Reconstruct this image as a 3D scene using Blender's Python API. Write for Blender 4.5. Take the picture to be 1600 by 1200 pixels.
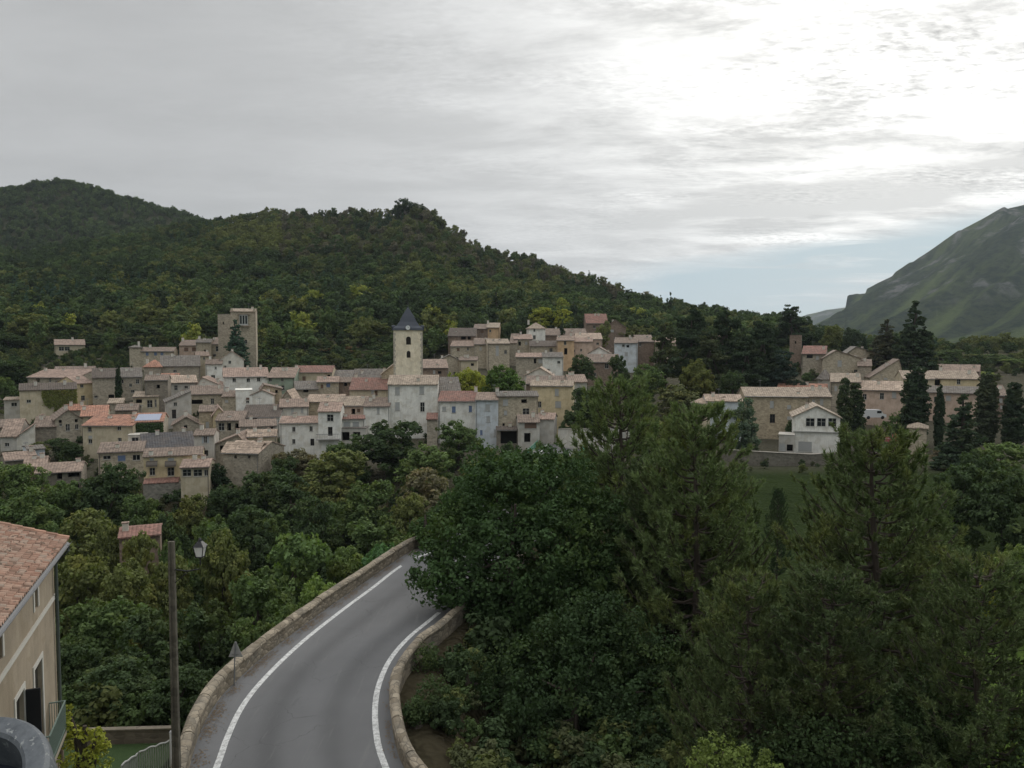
import bpy, math, random
import numpy as np
from mathutils import Vector, Matrix
C = bpy.context.scene
for o in list(bpy.data.objects): bpy.data.objects.remove(o)
R = math.radians
# ---------------------------------------------------------------- camera
CAMZ = 15.3; PITCH = R(3.0); FPX = 1200.0
cam_d = bpy.data.cameras.new('camera'); cam = bpy.data.objects.new('camera', cam_d)
C.collection.objects.link(cam); C.camera = cam
cam.location = (0, 0, CAMZ); cam.rotation_euler = (R(90) - PITCH, 0, 0)
cam_d.sensor_fit = 'HORIZONTAL'; cam_d.sensor_width = 36; cam_d.lens = 36 * FPX / 1600
cam_d.clip_start = 0.1; cam_d.clip_end = 30000
C.render.resolution_x = 1024; C.render.resolution_y = 768
# ---------------------------------------------------------------- light
SUN_AZ, SUN_EL = R(25), R(18)          # clockwise from +Y, up
w = bpy.data.worlds.new('World'); C.world = w; w.use_nodes = True
sun_d = bpy.data.lights.new('sun', 'SUN'); sun_d.energy = 0.9; sun_d.angle = R(14); sun_d.color = (1, .955, .88)
sun = bpy.data.objects.new('sun', sun_d); C.collection.objects.link(sun)
sdir = Vector((math.sin(SUN_AZ) * math.cos(SUN_EL), math.cos(SUN_AZ) * math.cos(SUN_EL), math.sin(SUN_EL)))
sun.rotation_euler = sdir.to_track_quat('Z', 'Y').to_euler(); sun.location = sdir * 300
C.view_settings.view_transform = 'Standard'; C.view_settings.look = 'None'; C.view_settings.gamma = 1
C.view_settings.exposure = 0.3
C.render.engine = 'CYCLES'
C.cycles.max_bounces = 5; C.cycles.diffuse_bounces = 3; C.cycles.transmission_bounces = 3
C.cycles.transparent_max_bounces = 6; C.cycles.volume_bounces = 0

class NT:
    """tiny node-tree writer"""
    def __init__(s, t): s.t = t; s.n = t.nodes; s.l = t.links
    def add(s, kind, **kw):
        nd = s.n.new(kind)
        for k, v in kw.items():
            if k.startswith('i_'):
                key = k[2:]; key = int(key) if key.isdigit() else key.replace('_', ' ')
                s.put(nd.inputs[key], v)
            else: setattr(nd, k, v)
        return nd
    def put(s, sock, v):
        if isinstance(v, bpy.types.NodeSocket): s.l.new(v, sock)
        elif isinstance(v, bpy.types.Node): s.l.new(v.outputs[0], sock)
        else:
            if sock.type == 'RGBA' and len(v) == 3: v = (*v, 1)
            sock.default_value = v
    def math(s, op, a, b=0.0, c=None, clamp=False):
        nd = s.n.new('ShaderNodeMath'); nd.operation = op; nd.use_clamp = clamp
        s.put(nd.inputs[0], a); s.put(nd.inputs[1], b)
        if c is not None: s.put(nd.inputs[2], c)
        return nd.outputs[0]
    def vmath(s, op, a, b=(0, 0, 0)):
        nd = s.n.new('ShaderNodeVectorMath'); nd.operation = op
        s.put(nd.inputs[0], a); s.put(nd.inputs[1], b)
        return nd.outputs['Value' if op in ('DOT_PRODUCT', 'LENGTH') else 'Vector']
    def ramp(s, f, stops, interp='LINEAR'):
        nd = s.n.new('ShaderNodeValToRGB'); s.put(nd.inputs[0], f); e = nd.color_ramp; e.interpolation = interp
        while len(e.elements) < len(stops): e.elements.new(.5)
        for el, (p, c) in zip(e.elements, stops):
            el.position = p; el.color = (*c, 1) if len(c) == 3 else c
        return nd.outputs[0]
    def g(s, f, stops):
        return s.ramp(f, [(p, (v, v, v)) for p, v in stops])
    def noise(s, vec, scale, detail=4, rough=.55, dist=0, out=0):
        nd = s.n.new('ShaderNodeTexNoise'); s.put(nd.inputs['Vector'], vec)
        nd.inputs['Scale'].default_value = scale; nd.inputs['Detail'].default_value = detail
        nd.inputs['Roughness'].default_value = rough; nd.inputs['Distortion'].default_value = dist
        return nd.outputs[out]
    def mix(s, f, a, b, blend='MIX'):
        nd = s.n.new('ShaderNodeMix'); nd.data_type = 'RGBA'; nd.blend_type = blend
        s.put(nd.inputs[0], f); s.put(nd.inputs[6], a); s.put(nd.inputs[7], b)
        return nd.outputs[2]
    def mapping(s, vec, scale=(1, 1, 1), rot=(0, 0, 0), loc=(0, 0, 0)):
        nd = s.n.new('ShaderNodeMapping'); s.put(nd.inputs[0], vec)
        nd.inputs['Scale'].default_value = scale; nd.inputs['Rotation'].default_value = rot; nd.inputs['Location'].default_value = loc
        return nd.outputs[0]

# ---------------------------------------------------------------- sky: Nishita behind a deck of high cloud
T = NT(w.node_tree)
for n_ in list(T.n): T.n.remove(n_)
sky = T.add('ShaderNodeTexSky', sky_type='NISHITA', sun_disc=False, sun_elevation=SUN_EL, sun_rotation=SUN_AZ, air_density=1.0, dust_density=1.2)
bg_sky = T.add('ShaderNodeBackground', i_0=sky.outputs[0], i_1=0.06)
dirn = T.add('ShaderNodeTexCoord').outputs['Generated']
sep = T.add('ShaderNodeSeparateXYZ', i_0=dirn)
zc = T.math('MAXIMUM', sep.outputs[2], 0.0)
inv = T.math('DIVIDE', 1.0, T.math('ADD', zc, 0.10))
plane = T.add('ShaderNodeCombineXYZ', i_0=T.math('MULTIPLY', sep.outputs[0], inv), i_1=T.math('MULTIPLY', sep.outputs[1], inv), i_2=0.0).outputs[0]
# glow of the hidden sun
sd = T.vmath('DOT_PRODUCT', dirn, tuple(Vector((math.sin(R(28)) * math.cos(R(22)), math.cos(R(28)) * math.cos(R(22)), math.sin(R(22))))))
glow1 = T.math('POWER', T.math('MAXIMUM', sd, 0.0), 9.0)
glow2 = T.math('POWER', T.math('MAXIMUM', sd, 0.0), 55.0)
soft = T.noise(T.mapping(plane, (.55, 1.0, 1), (0, 0, R(28))), 1.5, 6, .6, .4)
band = T.noise(T.mapping(plane, (.75, 1.45, 1), (0, 0, R(24)), (2, 1.3, 0)), 1.7, 9, .68, .25)
rip = T.noise(T.mapping(plane, (.8, 1.5, 1), (0, 0, R(24)), (5, 0, 0)), 30, 3, .6, .25)
ripmask = T.g(T.noise(T.mapping(plane, (.5, 1.2, 1), (0, 0, R(20)), (9, 4, 0)), 1.6, 3), [(.45, 0), (.62, 1)])
dark = T.g(band, [(.40, 0), (.60, 1)])
# a long bank of thicker cloud low over the valley
bw = T.math('MULTIPLY', T.math('SUBTRACT', T.noise(T.mapping(plane, (.4, .8, 1), (0, 0, R(14)), (3, 7, 0)), 2.4, 5, .6), .5), .16)
azd = T.math('ARCTAN2', sep.outputs[0], sep.outputs[1])
bd = T.math('ABSOLUTE', T.math('SUBTRACT', T.math('ADD', sep.outputs[2], bw), T.math('ADD', .165, T.math('MULTIPLY', T.math('SUBTRACT', azd, .3), .09))))
bank = T.math('MULTIPLY', T.g(bd, [(.012, 1), (.04, 0)]), T.g(azd, [(.0, 0), (.12, 1)]))
dark = T.math('MAXIMUM', dark, T.math('MULTIPLY', bank, .85))
# thin parts bright, thick parts grey; more contrast toward the sun
lum = T.math('ADD', .355, T.math('MULTIPLY', soft, .13))
lum = T.math('ADD', lum, T.math('MULTIPLY', glow1, .68))
lum = T.math('ADD', lum, T.math('MULTIPLY', glow2, .45))
k1 = T.math('MULTIPLY', dark, T.math('ADD', .05, T.math('MULTIPLY', glow1, .50)))
lum = T.math('MULTIPLY', lum, T.math('SUBTRACT', 1.0, k1))
k2 = T.math('MULTIPLY', T.math('MULTIPLY', T.math('SUBTRACT', rip, .5), ripmask), T.math('ADD', .05, T.math('MULTIPLY', glow1, 1.75)))
lum = T.math('MULTIPLY', lum, T.math('ADD', 1.0, k2))
# an overcast sky is brightest toward the zenith
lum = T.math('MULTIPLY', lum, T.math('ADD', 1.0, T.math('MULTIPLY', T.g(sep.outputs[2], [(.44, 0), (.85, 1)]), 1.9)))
tint = T.mix(T.math('MULTIPLY', glow1, 1.2, clamp=True), (.985, .995, 1.0), (1.0, .99, .955))
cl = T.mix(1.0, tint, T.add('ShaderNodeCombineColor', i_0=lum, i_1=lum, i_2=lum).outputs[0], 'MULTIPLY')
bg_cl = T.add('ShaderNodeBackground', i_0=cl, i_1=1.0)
# clear strip above the valley mouth, low on the right
az = T.math('ARCTAN2', sep.outputs[0], sep.outputs[1])
wob = T.math('MULTIPLY', T.math('SUBTRACT', T.noise(T.mapping(plane, (.25, .6, 1), (0, 0, R(12))), 1.6, 4), .5), .05)
el = T.math('ADD', sep.outputs[2], wob)
top = T.math('ADD', .086, T.math('MULTIPLY', T.math('SUBTRACT', az, .124), .13))
clear = T.g(T.math('ADD', T.math('MULTIPLY', T.math('SUBTRACT', top, el), 26.0), .5, clamp=True), [(.2, 0), (.8, 1)])
clear = T.math('MULTIPLY', clear, T.g(az, [(.07, 0), (.2, 1)]))
streak = T.g(T.noise(T.mapping(T.add('ShaderNodeCombineXYZ', i_0=az, i_1=el, i_2=0.0).outputs[0], (2.2, 34, 1)), 1.3, 4, .55), [(.52, 1), (.66, .25)])
clear = T.math('MULTIPLY', clear, streak)
blue = T.add('ShaderNodeBackground', i_0=(.42, .56, .64), i_1=0.85)
gap = T.add('ShaderNodeMixShader', i_0=.95, i_1=bg_sky.outputs[0], i_2=blue.outputs[0])
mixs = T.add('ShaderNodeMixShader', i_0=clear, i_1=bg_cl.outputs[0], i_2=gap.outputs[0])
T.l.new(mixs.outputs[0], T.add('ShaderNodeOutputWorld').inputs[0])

# ---------------------------------------------------------------- projection helpers
cP, sP = math.cos(PITCH), math.sin(PITCH)
def ray(px, py):
    u = (px - 800) / FPX; v = (600 - py) / FPX
    return Vector((u, cP + v * sP, -sP + v * cP))
def P(px, py, Y):                       # the point seen at a pixel, at ground distance Y
    d = ray(px, py); return Vector((d.x * Y / d.y, Y, CAMZ + d.z * Y / d.y))
def G(px, py, z=0.0):                   # the point seen at a pixel, at height z
    d = ray(px, py); t = (z - CAMZ) / d.z; return Vector((d.x * t, d.y * t, z))
def zat(py, Y): return P(800, py, Y).z
def xat(px, Y, py=600): return P(px, py, Y).x

# ---------------------------------------------------------------- mesh helpers
def link(o): C.collection.objects.link(o); return o
def tag(o, label=None, cat=None, group=None, kind=None):
    if label: o['label'] = label
    if cat: o['category'] = cat
    if group: o['group'] = group
    if kind: o['kind'] = kind
    return o
def empty(name, loc, rz=0.0):
    o = link(bpy.data.objects.new(name, None)); o.location = loc; o.rotation_euler = (0, 0, rz); o.empty_display_size = .3
    return o
class MB:
    def __init__(s): s.v = []; s.f = []
    def poly(s, *pts):
        i = len(s.v); s.v += [tuple(p) for p in pts]; s.f.append(tuple(range(i, i + len(pts))))
    def box(s, x0, x1, y0, y1, z0, z1):
        i = len(s.v)
        s.v += [(x0, y0, z0), (x1, y0, z0), (x1, y1, z0), (x0, y1, z0), (x0, y0, z1), (x1, y0, z1), (x1, y1, z1), (x0, y1, z1)]
        s.f += [tuple(i + k for k in q) for q in ((0, 3, 2, 1), (4, 5, 6, 7), (0, 1, 5, 4), (1, 2, 6, 5), (2, 3, 7, 6), (3, 0, 4, 7))]
    def slab(s, pts, t):               # a polygon thickened downwards
        i = len(s.v); n = len(pts)
        s.v += [tuple(p) for p in pts] + [(p[0], p[1], p[2] - t) for p in pts]
        s.f.append(tuple(range(i, i + n))); s.f.append(tuple(range(i + 2 * n - 1, i + n - 1, -1)))
        for k in range(n):
            a, b = k, (k + 1) % n
            s.f.append((i + a, i + n + a, i + n + b, i + b))
    def tube(s, pts, rad, n=8, cap=True):
        pts = [Vector(p) for p in pts]; rad = rad if hasattr(rad, '__len__') else [rad] * len(pts)
        base = len(s.v)
        for k, p in enumerate(pts):
            d = (pts[min(k + 1, len(pts) - 1)] - pts[max(k - 1, 0)]).normalized()
            a = d.orthogonal().normalized() if abs(d.z) < .9 else Vector((1, 0, 0)); a = (a - d * a.dot(d)).normalized(); b = d.cross(a)
            for j in range(n):
                t = 2 * math.pi * j / n; s.v.append(tuple(p + (a * math.cos(t) + b * math.sin(t)) * rad[k]))
        for k in range(len(pts) - 1):
            for j in range(n):
                a0 = base + k * n + j; a1 = base + k * n + (j + 1) % n
                s.f.append((a0, a1, a1 + n, a0 + n))
        if cap:
            s.f.append(tuple(base + j for j in range(n))[::-1]); e = base + (len(pts) - 1) * n
            s.f.append(tuple(e + j for j in range(n)))
    def build(s, name, mat, parent=None, smooth=False):
        me = bpy.data.meshes.new(name); me.from_pydata(s.v, [], s.f); me.materials.append(mat)
        if smooth: me.polygons.foreach_set('use_smooth', [True] * len(me.polygons))
        me.update(); o = link(bpy.data.objects.new(name, me)); o.parent = parent
        return o
def np_mesh(name, V, F, mat, tone=None, smooth=False):
    """V (n,3), F (m,k) equal-sized faces"""
    me = bpy.data.meshes.new(name); m, k = F.shape
    me.vertices.add(len(V)); me.vertices.foreach_set('co', np.asarray(V, np.float32).ravel())
    me.loops.add(m * k); me.loops.foreach_set('vertex_index', F.astype(np.int32).ravel())
    me.polygons.add(m); me.polygons.foreach_set('loop_start', np.arange(0, m * k, k, dtype=np.int32))
    if smooth: me.polygons.foreach_set('use_smooth', np.ones(m, bool))
    if tone is not None:
        a = me.attributes.new('tone', 'FLOAT', 'POINT'); a.data.foreach_set('value', np.asarray(tone, np.float32))
    me.update(calc_edges=True); me.materials.append(mat)
    return me

# ---------------------------------------------------------------- materials
MATS = {}
def newmat(name):
    m = bpy.data.materials.new(name); m.use_nodes = True; t = NT(m.node_tree); b = t.n['Principled BSDF']
    b.inputs['Roughness'].default_value = .9; b.inputs['Specular IOR Level'].default_value = .25
    return m, t, b
def bump(t, b, h, strength=.5, dist=.05):
    n = t.add('ShaderNodeBump'); n.inputs['Strength'].default_value = strength; n.inputs['Distance'].default_value = dist
    t.put(n.inputs['Height'], h); t.put(b.inputs['Normal'], n.outputs[0])
def mul(c, k): return tuple(min(1, x * k) for x in c)
def plain(name, col, rough=.6, metal=0, var=.12, scale=6):
    if name in MATS: return MATS[name]
    m, t, b = newmat(name); co = t.add('ShaderNodeTexCoord').outputs['Object']
    c = t.mix(t.noise(co, scale, 4), mul(col, 1 - var), mul(col, 1 + var))
    t.put(b.inputs['Base Color'], c); b.inputs['Roughness'].default_value = rough; b.inputs['Metallic'].default_value = metal
    MATS[name] = m; return m
def hexc(h):
    r = [int(h[i:i + 2], 16) / 255 for i in (0, 2, 4)]
    return tuple(((x + .055) / 1.055) ** 2.4 if x > .04 else x / 12.92 for x in r)
def render_mat(col):                   # lime render: old, blotchy, streaked
    key = 'render_%.3f_%.3f_%.3f' % col
    if key in MATS: return MATS[key]
    m, t, b = newmat('lime_render'); co = t.add('ShaderNodeTexCoord').outputs['Object']
    a = t.g(t.noise(co, .55, 5, .65), [(.3, 0), (.7, 1)])
    st = t.g(t.noise(t.mapping(co, (2.2, 2.2, .35)), 1.6, 4), [(.45, 0), (.75, 1)])
    c = t.mix(a, mul(col, .70), mul(col, 1.10)); pt = t.g(t.noise(co, .9, 2, .4, .8), [(.56, 0), (.58, 1)]); c = t.mix(t.math('MULTIPLY', pt, .35), c, (col[0] * .62 + .03, col[1] * .58 + .025, col[2] * .5 + .02))
    c = t.mix(t.math('MULTIPLY', st, .42), c, (col[0] * .55, col[1] * .52, col[2] * .48))
    t.put(b.inputs['Base Color'], c); bump(t, b, t.noise(co, 9, 3), .4, .03)
    MATS[key] = m; return m
def stone_mat(col):                    # rubble masonry
    key = 'stone_%.3f_%.3f_%.3f' % col
    if key in MATS: return MATS[key]
    m, t, b = newmat('rubble_stone'); co = t.add('ShaderNodeTexCoord').outputs['Object']
    cow = t.vmath('ADD', co, t.vmath('SCALE', t.noise(co, 1.5, 2, out=1), (0, 0, 0)))
    v = t.add('ShaderNodeTexVoronoi', i_Scale=2.6); t.put(v.inputs['Vector'], t.mapping(co, (1, 1, 1.6)))
    vd = t.add('ShaderNodeTexVoronoi', feature='DISTANCE_TO_EDGE', i_Scale=2.6); t.put(vd.inputs['Vector'], t.mapping(co, (1, 1, 1.6)))
    gv = t.add('ShaderNodeSeparateColor', i_0=v.outputs['Color']).outputs[0]
    c = t.mix(gv, mul(col, .68), mul(col, 1.25))
    big = t.g(t.noise(co, .45, 5, .65), [(.32, 0), (.7, 1)])
    c = t.mix(t.math('MULTIPLY', big, .5), c, mul(col, .62))
    j = t.g(vd.outputs[0], [(.0, 1), (.07, 0)])
    c = t.mix(t.math('MULTIPLY', j, .35), c, mul(col, 1.2))
    t.put(b.inputs['Base Color'], c); bump(t, b, vd.outputs[0], .5, .06)
    MATS[key] = m; return m
def tile_mat(col, period=.42):          # canal tiles seen from afar
    key = 'tile_%.3f_%.3f_%.3f' % col
    if key in MATS: return MATS[key]
    m, t, b = newmat('canal_tiles'); co = t.add('ShaderNodeTexCoord').outputs['Object']
    sp = t.add('ShaderNodeSeparateXYZ', i_0=co)
    wv = t.math('ABSOLUTE', t.math('SINE', t.math('MULTIPLY', sp.outputs[0], math.pi / period)))
    cell = t.add('ShaderNodeTexVoronoi', i_Scale=1.0); t.put(cell.inputs['Vector'], t.mapping(co, (1 / period, 2.6, 2.6)))
    cv = t.add('ShaderNodeSeparateColor', i_0=cell.outputs['Color']).outputs[0]
    blot = t.g(t.noise(co, .5, 5, .65), [(.3, 0), (.72, 1)])
    col = mul(col, .90); c = t.mix(cv, mul(col, .62), mul(col, 1.3))
    c = t.mix(t.math('MULTIPLY', blot, .55), c, (.17, .135, .11))
    c = t.mix(t.g(wv, [(0, .4), (.45, 0)]), c, mul(col, .35))
    t.put(b.inputs['Base Color'], c); bump(t, b, wv, .7, .08)
    MATS[key] = m; return m
GLASS = None
def glass_mat():
    global GLASS
    if GLASS: return GLASS
    m, t, b = newmat('window_glass'); b.inputs['Base Color'].default_value = (.018, .02, .022, 1)
    b.inputs['Roughness'].default_value = .12; b.inputs['Specular IOR Level'].default_value = .4; GLASS = m; return m
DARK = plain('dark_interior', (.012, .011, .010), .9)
WOODW = plain('painted_frame', (.42, .41, .38), .6)
# ================================================================ terrain
rng = np.random.default_rng(7); random.seed(7)
def y2z(y, D): return CAMZ - (y - 537.1) / FPX * D * 1.0
PX = [-1400, -200, 0, 150, 340, 420, 520, 600, 640, 675, 700, 760, 850, 940, 1040, 1150, 1250, 1320, 1450, 1600, 1800, 3200]
RIDGE_Y = [420, 412, 405, 380, 353, 339, 337, 338, 328, 338, 362, 401, 421, 446, 480, 503, 522, 540, 552, 556, 558, 560]
RIDGE_D = [520, 520, 520, 540, 560, 560, 550, 540, 530, 522, 515, 500, 470, 440, 400, 370, 340, 335, 340, 345, 350, 350]
FARH_X = [-1400, -300, -60, 0, 70, 150, 230, 300, 345, 450, 620, 900, 1200, 3200]
FARH_Y = [330, 318, 300, 293, 284, 294, 318, 338, 349, 395, 450, 520, 545, 545]
MT_X = [-1400, 1150, 1210, 1262, 1290, 1319, 1321, 1350, 1352, 1392, 1394, 1440, 1500, 1560, 1600, 1680, 1800, 2100, 3200]
MT_Y = [600, 560, 545, 512, 498, 486, 461, 457, 450, 432, 427, 398, 357, 328, 321, 300, 285, 300, 380]
BL_X = [-1400, 1100, 1200, 1262, 1290, 1330, 1400, 3200]
BL_Y = [560, 540, 515, 490, 482, 478, 476, 470]
def ip(x, X, Y): return np.interp(x, X, Y)
def column(px):
    """control profile (distance, height) of the ground in one direction"""
    rd = ip(px, PX, RIDGE_D); ry = ip(px, PX, RIDGE_Y)
    right = ip(px, [850, 1050], [0, 1])
    D = [0, 20, 32, 45, 60, 75, 105, 115, 135, 150, 170, 200, 240, 280]
    z = [-2.5, -3, -3.2 + .2 * right, -7.5 + 3.5 * right, -12.5 + 8 * right, -15 + 10.5 * right, -13 + 9.5 * right, -9 + 4.8 * right, -5.2 - .2 * right, -3.2 - .2 * right, -.8 + .6 * right, 3.2 + .8 * right, 9.5 - .5 * right, 18 - 5 * right]
    ridge_z = y2z(ry, rd)
    zz = max(z[-1], 0)
    for f in (.25, .5, .75):
        D.append(280 + f * (rd - 280)); z.append(18 - 5 * right + (ridge_z - 18 + 5 * right) * (f ** 1.05))
    if ridge_z < z[13]: 
        for k in (-1, -2, -3): z[k] = z[13] + (ridge_z - z[13]) * (1, .75, .5, .25)[-k]
    D.append(rd); z.append(ridge_z)
    fz = y2z(ip(px, FARH_X, FARH_Y), 900)
    leftness = ip(px, [500, 1000], [1, 0])
    D.append(rd + 90); z.append(ridge_z - 26 * leftness - 14)
    D.append(900 - 60 * leftness); z.append(fz if leftness < .05 else fz - 19)
    D.append(900); z.append(fz - 12 * min(1, leftness * 2) if leftness > 0 else -6)
    D.append(1010); z.append((fz - 20) * leftness - 8 * (1 - leftness))
    mz = y2z(ip(px, MT_X, MT_Y), 2000); mk = ip(px, [1120, 1260], [0, 1])
    cliff = max(0, 34 - abs(px - 1322) * .2) * (1 if px > 1320 else 0)
    base = -10
    mz = mz * mk + (1 - mk) * (-30)
    ms = min(mz, (y2z(sum(ip(px + o_, MT_X, MT_Y) for o_ in range(-60, 61, 12)) / 11 + 6, 2000)) * mk + (1 - mk) * (-30))
    for d, f in ((1250, .17), (1500, .41), (1750, .72), (1940, .93)):
        D.append(d); z.append(base + (ms - base) * f - cliff * (d == 1940))
    D += [1965, 2060]; z += [mz - 3, mz]; D.append(2300); z.append(mz * .85 - 10)
    bz = y2z(ip(px, BL_X, BL_Y), 4600)
    D += [3600, 4600, 5200, 9000]; z += [-40, bz, bz - 60, -60]
    return np.array(D), np.array(z)
_cols = np.arange(-1400, 3203, 2); _prof = [column(float(c)) for c in _cols]
def base_z(px, D):
    f = (np.clip(px, -1400, 3199) + 1400) / 2; i = int(f); f -= i
    a = np.interp(D, *_prof[i]); b = np.interp(D, *_prof[min(i + 1, len(_prof) - 1)])
    return a * (1 - f) + b * f
# value noise
_tab = rng.random((256, 256))
def vnoise(x, y):
    xi = np.floor(x).astype(int); yi = np.floor(y).astype(int); fx = x - xi; fy = y - yi
    fx = fx * fx * (3 - 2 * fx); fy = fy * fy * (3 - 2 * fy)
    t = lambda a, b: _tab[a & 255, b & 255]
    return (t(xi, yi) * (1 - fx) + t(xi + 1, yi) * fx) * (1 - fy) + (t(xi, yi + 1) * (1 - fx) + t(xi + 1, yi + 1) * fx) * fy
def fbm(x, y, o=4):
    s = 0; a = .5
    for k in range(o): s = s + a * (vnoise(x * 2 ** k + 17 * k, y * 2 ** k + 5 * k) - .5); a *= .5
    return s

# ---- road lines read off on the plane z = 0
def chain(pts, z=0.0): return [G(x, y, z) for x, y in pts]
def resample(pts, step):
    pts = [Vector(p) for p in pts]; out = []
    n = len(pts)                         # Catmull-Rom
    for i in range(n - 1):
        p0, p1, p2, p3 = pts[max(i - 1, 0)], pts[i], pts[i + 1], pts[min(i + 2, n - 1)]
        k = max(2, int((p2 - p1).length / .5))
        for j in range(k):
            t = j / k
            out.append(.5 * ((2 * p1) + (p2 - p0) * t + (2 * p0 - 5 * p1 + 4 * p2 - p3) * t * t + (3 * p1 - p0 - 3 * p2 + p3) * t ** 3))
    out.append(pts[-1])
    res = [out[0]]; acc = 0
    for a, b in zip(out, out[1:]):
        acc += (b - a).length
        if acc >= step: res.append(b); acc = 0
    res.append(out[-1]); return res
FARL, FARR = Vector((6.6, 140, -3.0)), Vector((13.4, 138, -3.0))
def ext(pts, near, far): return [near] + pts + far
L_LINE = ext(chain([(338, 1200), (352, 1160), (378, 1105), (415, 1058), (470, 1005), (530, 957), (580, 920), (637, 878)]), None, [Vector((-3.9, 62, -.1)), Vector((1.2, 100, -1.7)), FARL])
R_LINE = ext(chain([(603, 1200), (590, 1160), (586, 1110), (592, 1070), (610, 1030), (640, 995), (685, 958)]), None, [Vector((.6, 58, -.1)), Vector((6.2, 100, -1.7)), FARR + Vector((-1, 0, 0))])
L_WALL = ext(chain([(296, 1200), (306, 1160), (333, 1105), (368, 1065), (425, 1015), (502, 957), (562, 915), (640, 862)]), None, [Vector((-5.0, 63, -.1)), Vector((.0, 100, -1.7)), FARL + Vector((-1.2, 0, 0))])
R_WALL = ext([Vector((p.x, p.y, 0)) for p in chain([(652, 1200), (627, 1163), (613, 1112), (612, 1060), (627, 1026), (657, 991), (702, 957)], .72)], None, [Vector((1.6, 58, -.1)), Vector((7.4, 100, -1.7)), FARR])
for Ln, dx in ((L_LINE, -.4), (R_LINE, .4), (L_WALL, -.4), (R_WALL, .4)):
    a, b = Ln[1], Ln[2]; d = (a - b).normalized(); Ln[0] = a + d * 8 + Vector((dx * .5, 0, 0))
def at_frac(poly, n):
    L = [0]
    for a, b in zip(poly, poly[1:]): L.append(L[-1] + (b - a).length)
    return [Vector([np.interp(t, np.array(L) / L[-1], [p[k] for p in poly]) for k in range(3)]) for t in np.linspace(0, 1, n)]
def yparam(poly, Ys):
    y = [p.y for p in poly]; return [Vector((np.interp(v, y, [p.x for p in poly]), v, np.interp(v, y, [p.z for p in poly]))) for v in Ys]
LW = resample(L_WALL, 1.0); RW = resample(R_WALL, 1.0)
CL = [(a + b) / 2 for a, b in zip(at_frac(LW, 120), at_frac(RW, 120))]
CLx = np.array([p.x for p in CL]); CLy = np.array([p.y for p in CL]); CLz = np.array([p.z for p in CL])

def ground_z(X, Y):
    """height of the finished ground under a world point (arrays ok)"""
    X = np.atleast_1d(np.asarray(X, float)); Y = np.atleast_1d(np.asarray(Y, float))
    az = np.arctan2(X, Y); lim = R(60); azc = np.clip(az, -lim, lim); r = np.hypot(X, Y)
    D = r * np.cos(azc); px = 800 + FPX * np.tan(azc) * (1 / 1.0)
    z = np.array([base_z(p, d) for p, d in zip(px.ravel(), D.ravel())]).reshape(px.shape)
    amp = np.interp(D, [0, 60, 260, 330, 500, 900, 2000, 5000], [0, .3, .5, 4, 9, 22, 60, 30])
    sc = np.interp(D, [0, 300, 600, 1200, 2400], [20, 45, 75, 120, 170])
    far = np.interp(D, [1100, 1300, 1850, 1960, 2100, 2300], [0, 1, 1, .1, .1, 1])
    z = z + amp * fbm(X / 60, Y / 60, 4) * (D < 1100) + 120 * far * (D >= 1100) * (D < 2800) * fbm((.64 * X - .77 * Y) / 120, (.77 * X + .64 * Y) / 1000, 5) + amp * fbm(X / 300, Y / 300, 4) * (D >= 2800) + 34 * far * (D > 1150) * (D < 2300) * fbm((.64 * X - .77 * Y) / 45, (.77 * X + .64 * Y) / 260, 4)
    # bench for the road
    d2 = ((X[..., None] - CLx) ** 2 + (Y[..., None] - CLy) ** 2); k = d2.argmin(-1); d = np.sqrt(d2.min(-1))
    near = (CLy[k] < 64) | (CLy[k] > 134)
    left = (X < CLx[k]) & (CLy[k] < 60)
    f = np.where(left, np.clip((d - 4.35) / 1.3, 0, 1), np.clip((d - 4.6) / 5.0, 0, 1)); f = f * f * (3 - 2 * f)
    zr = CLz[k] - .25
    return np.where(near, zr * (1 - f) + z * f, z)
def gz(x, y): return float(ground_z(x, y)[0])

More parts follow.
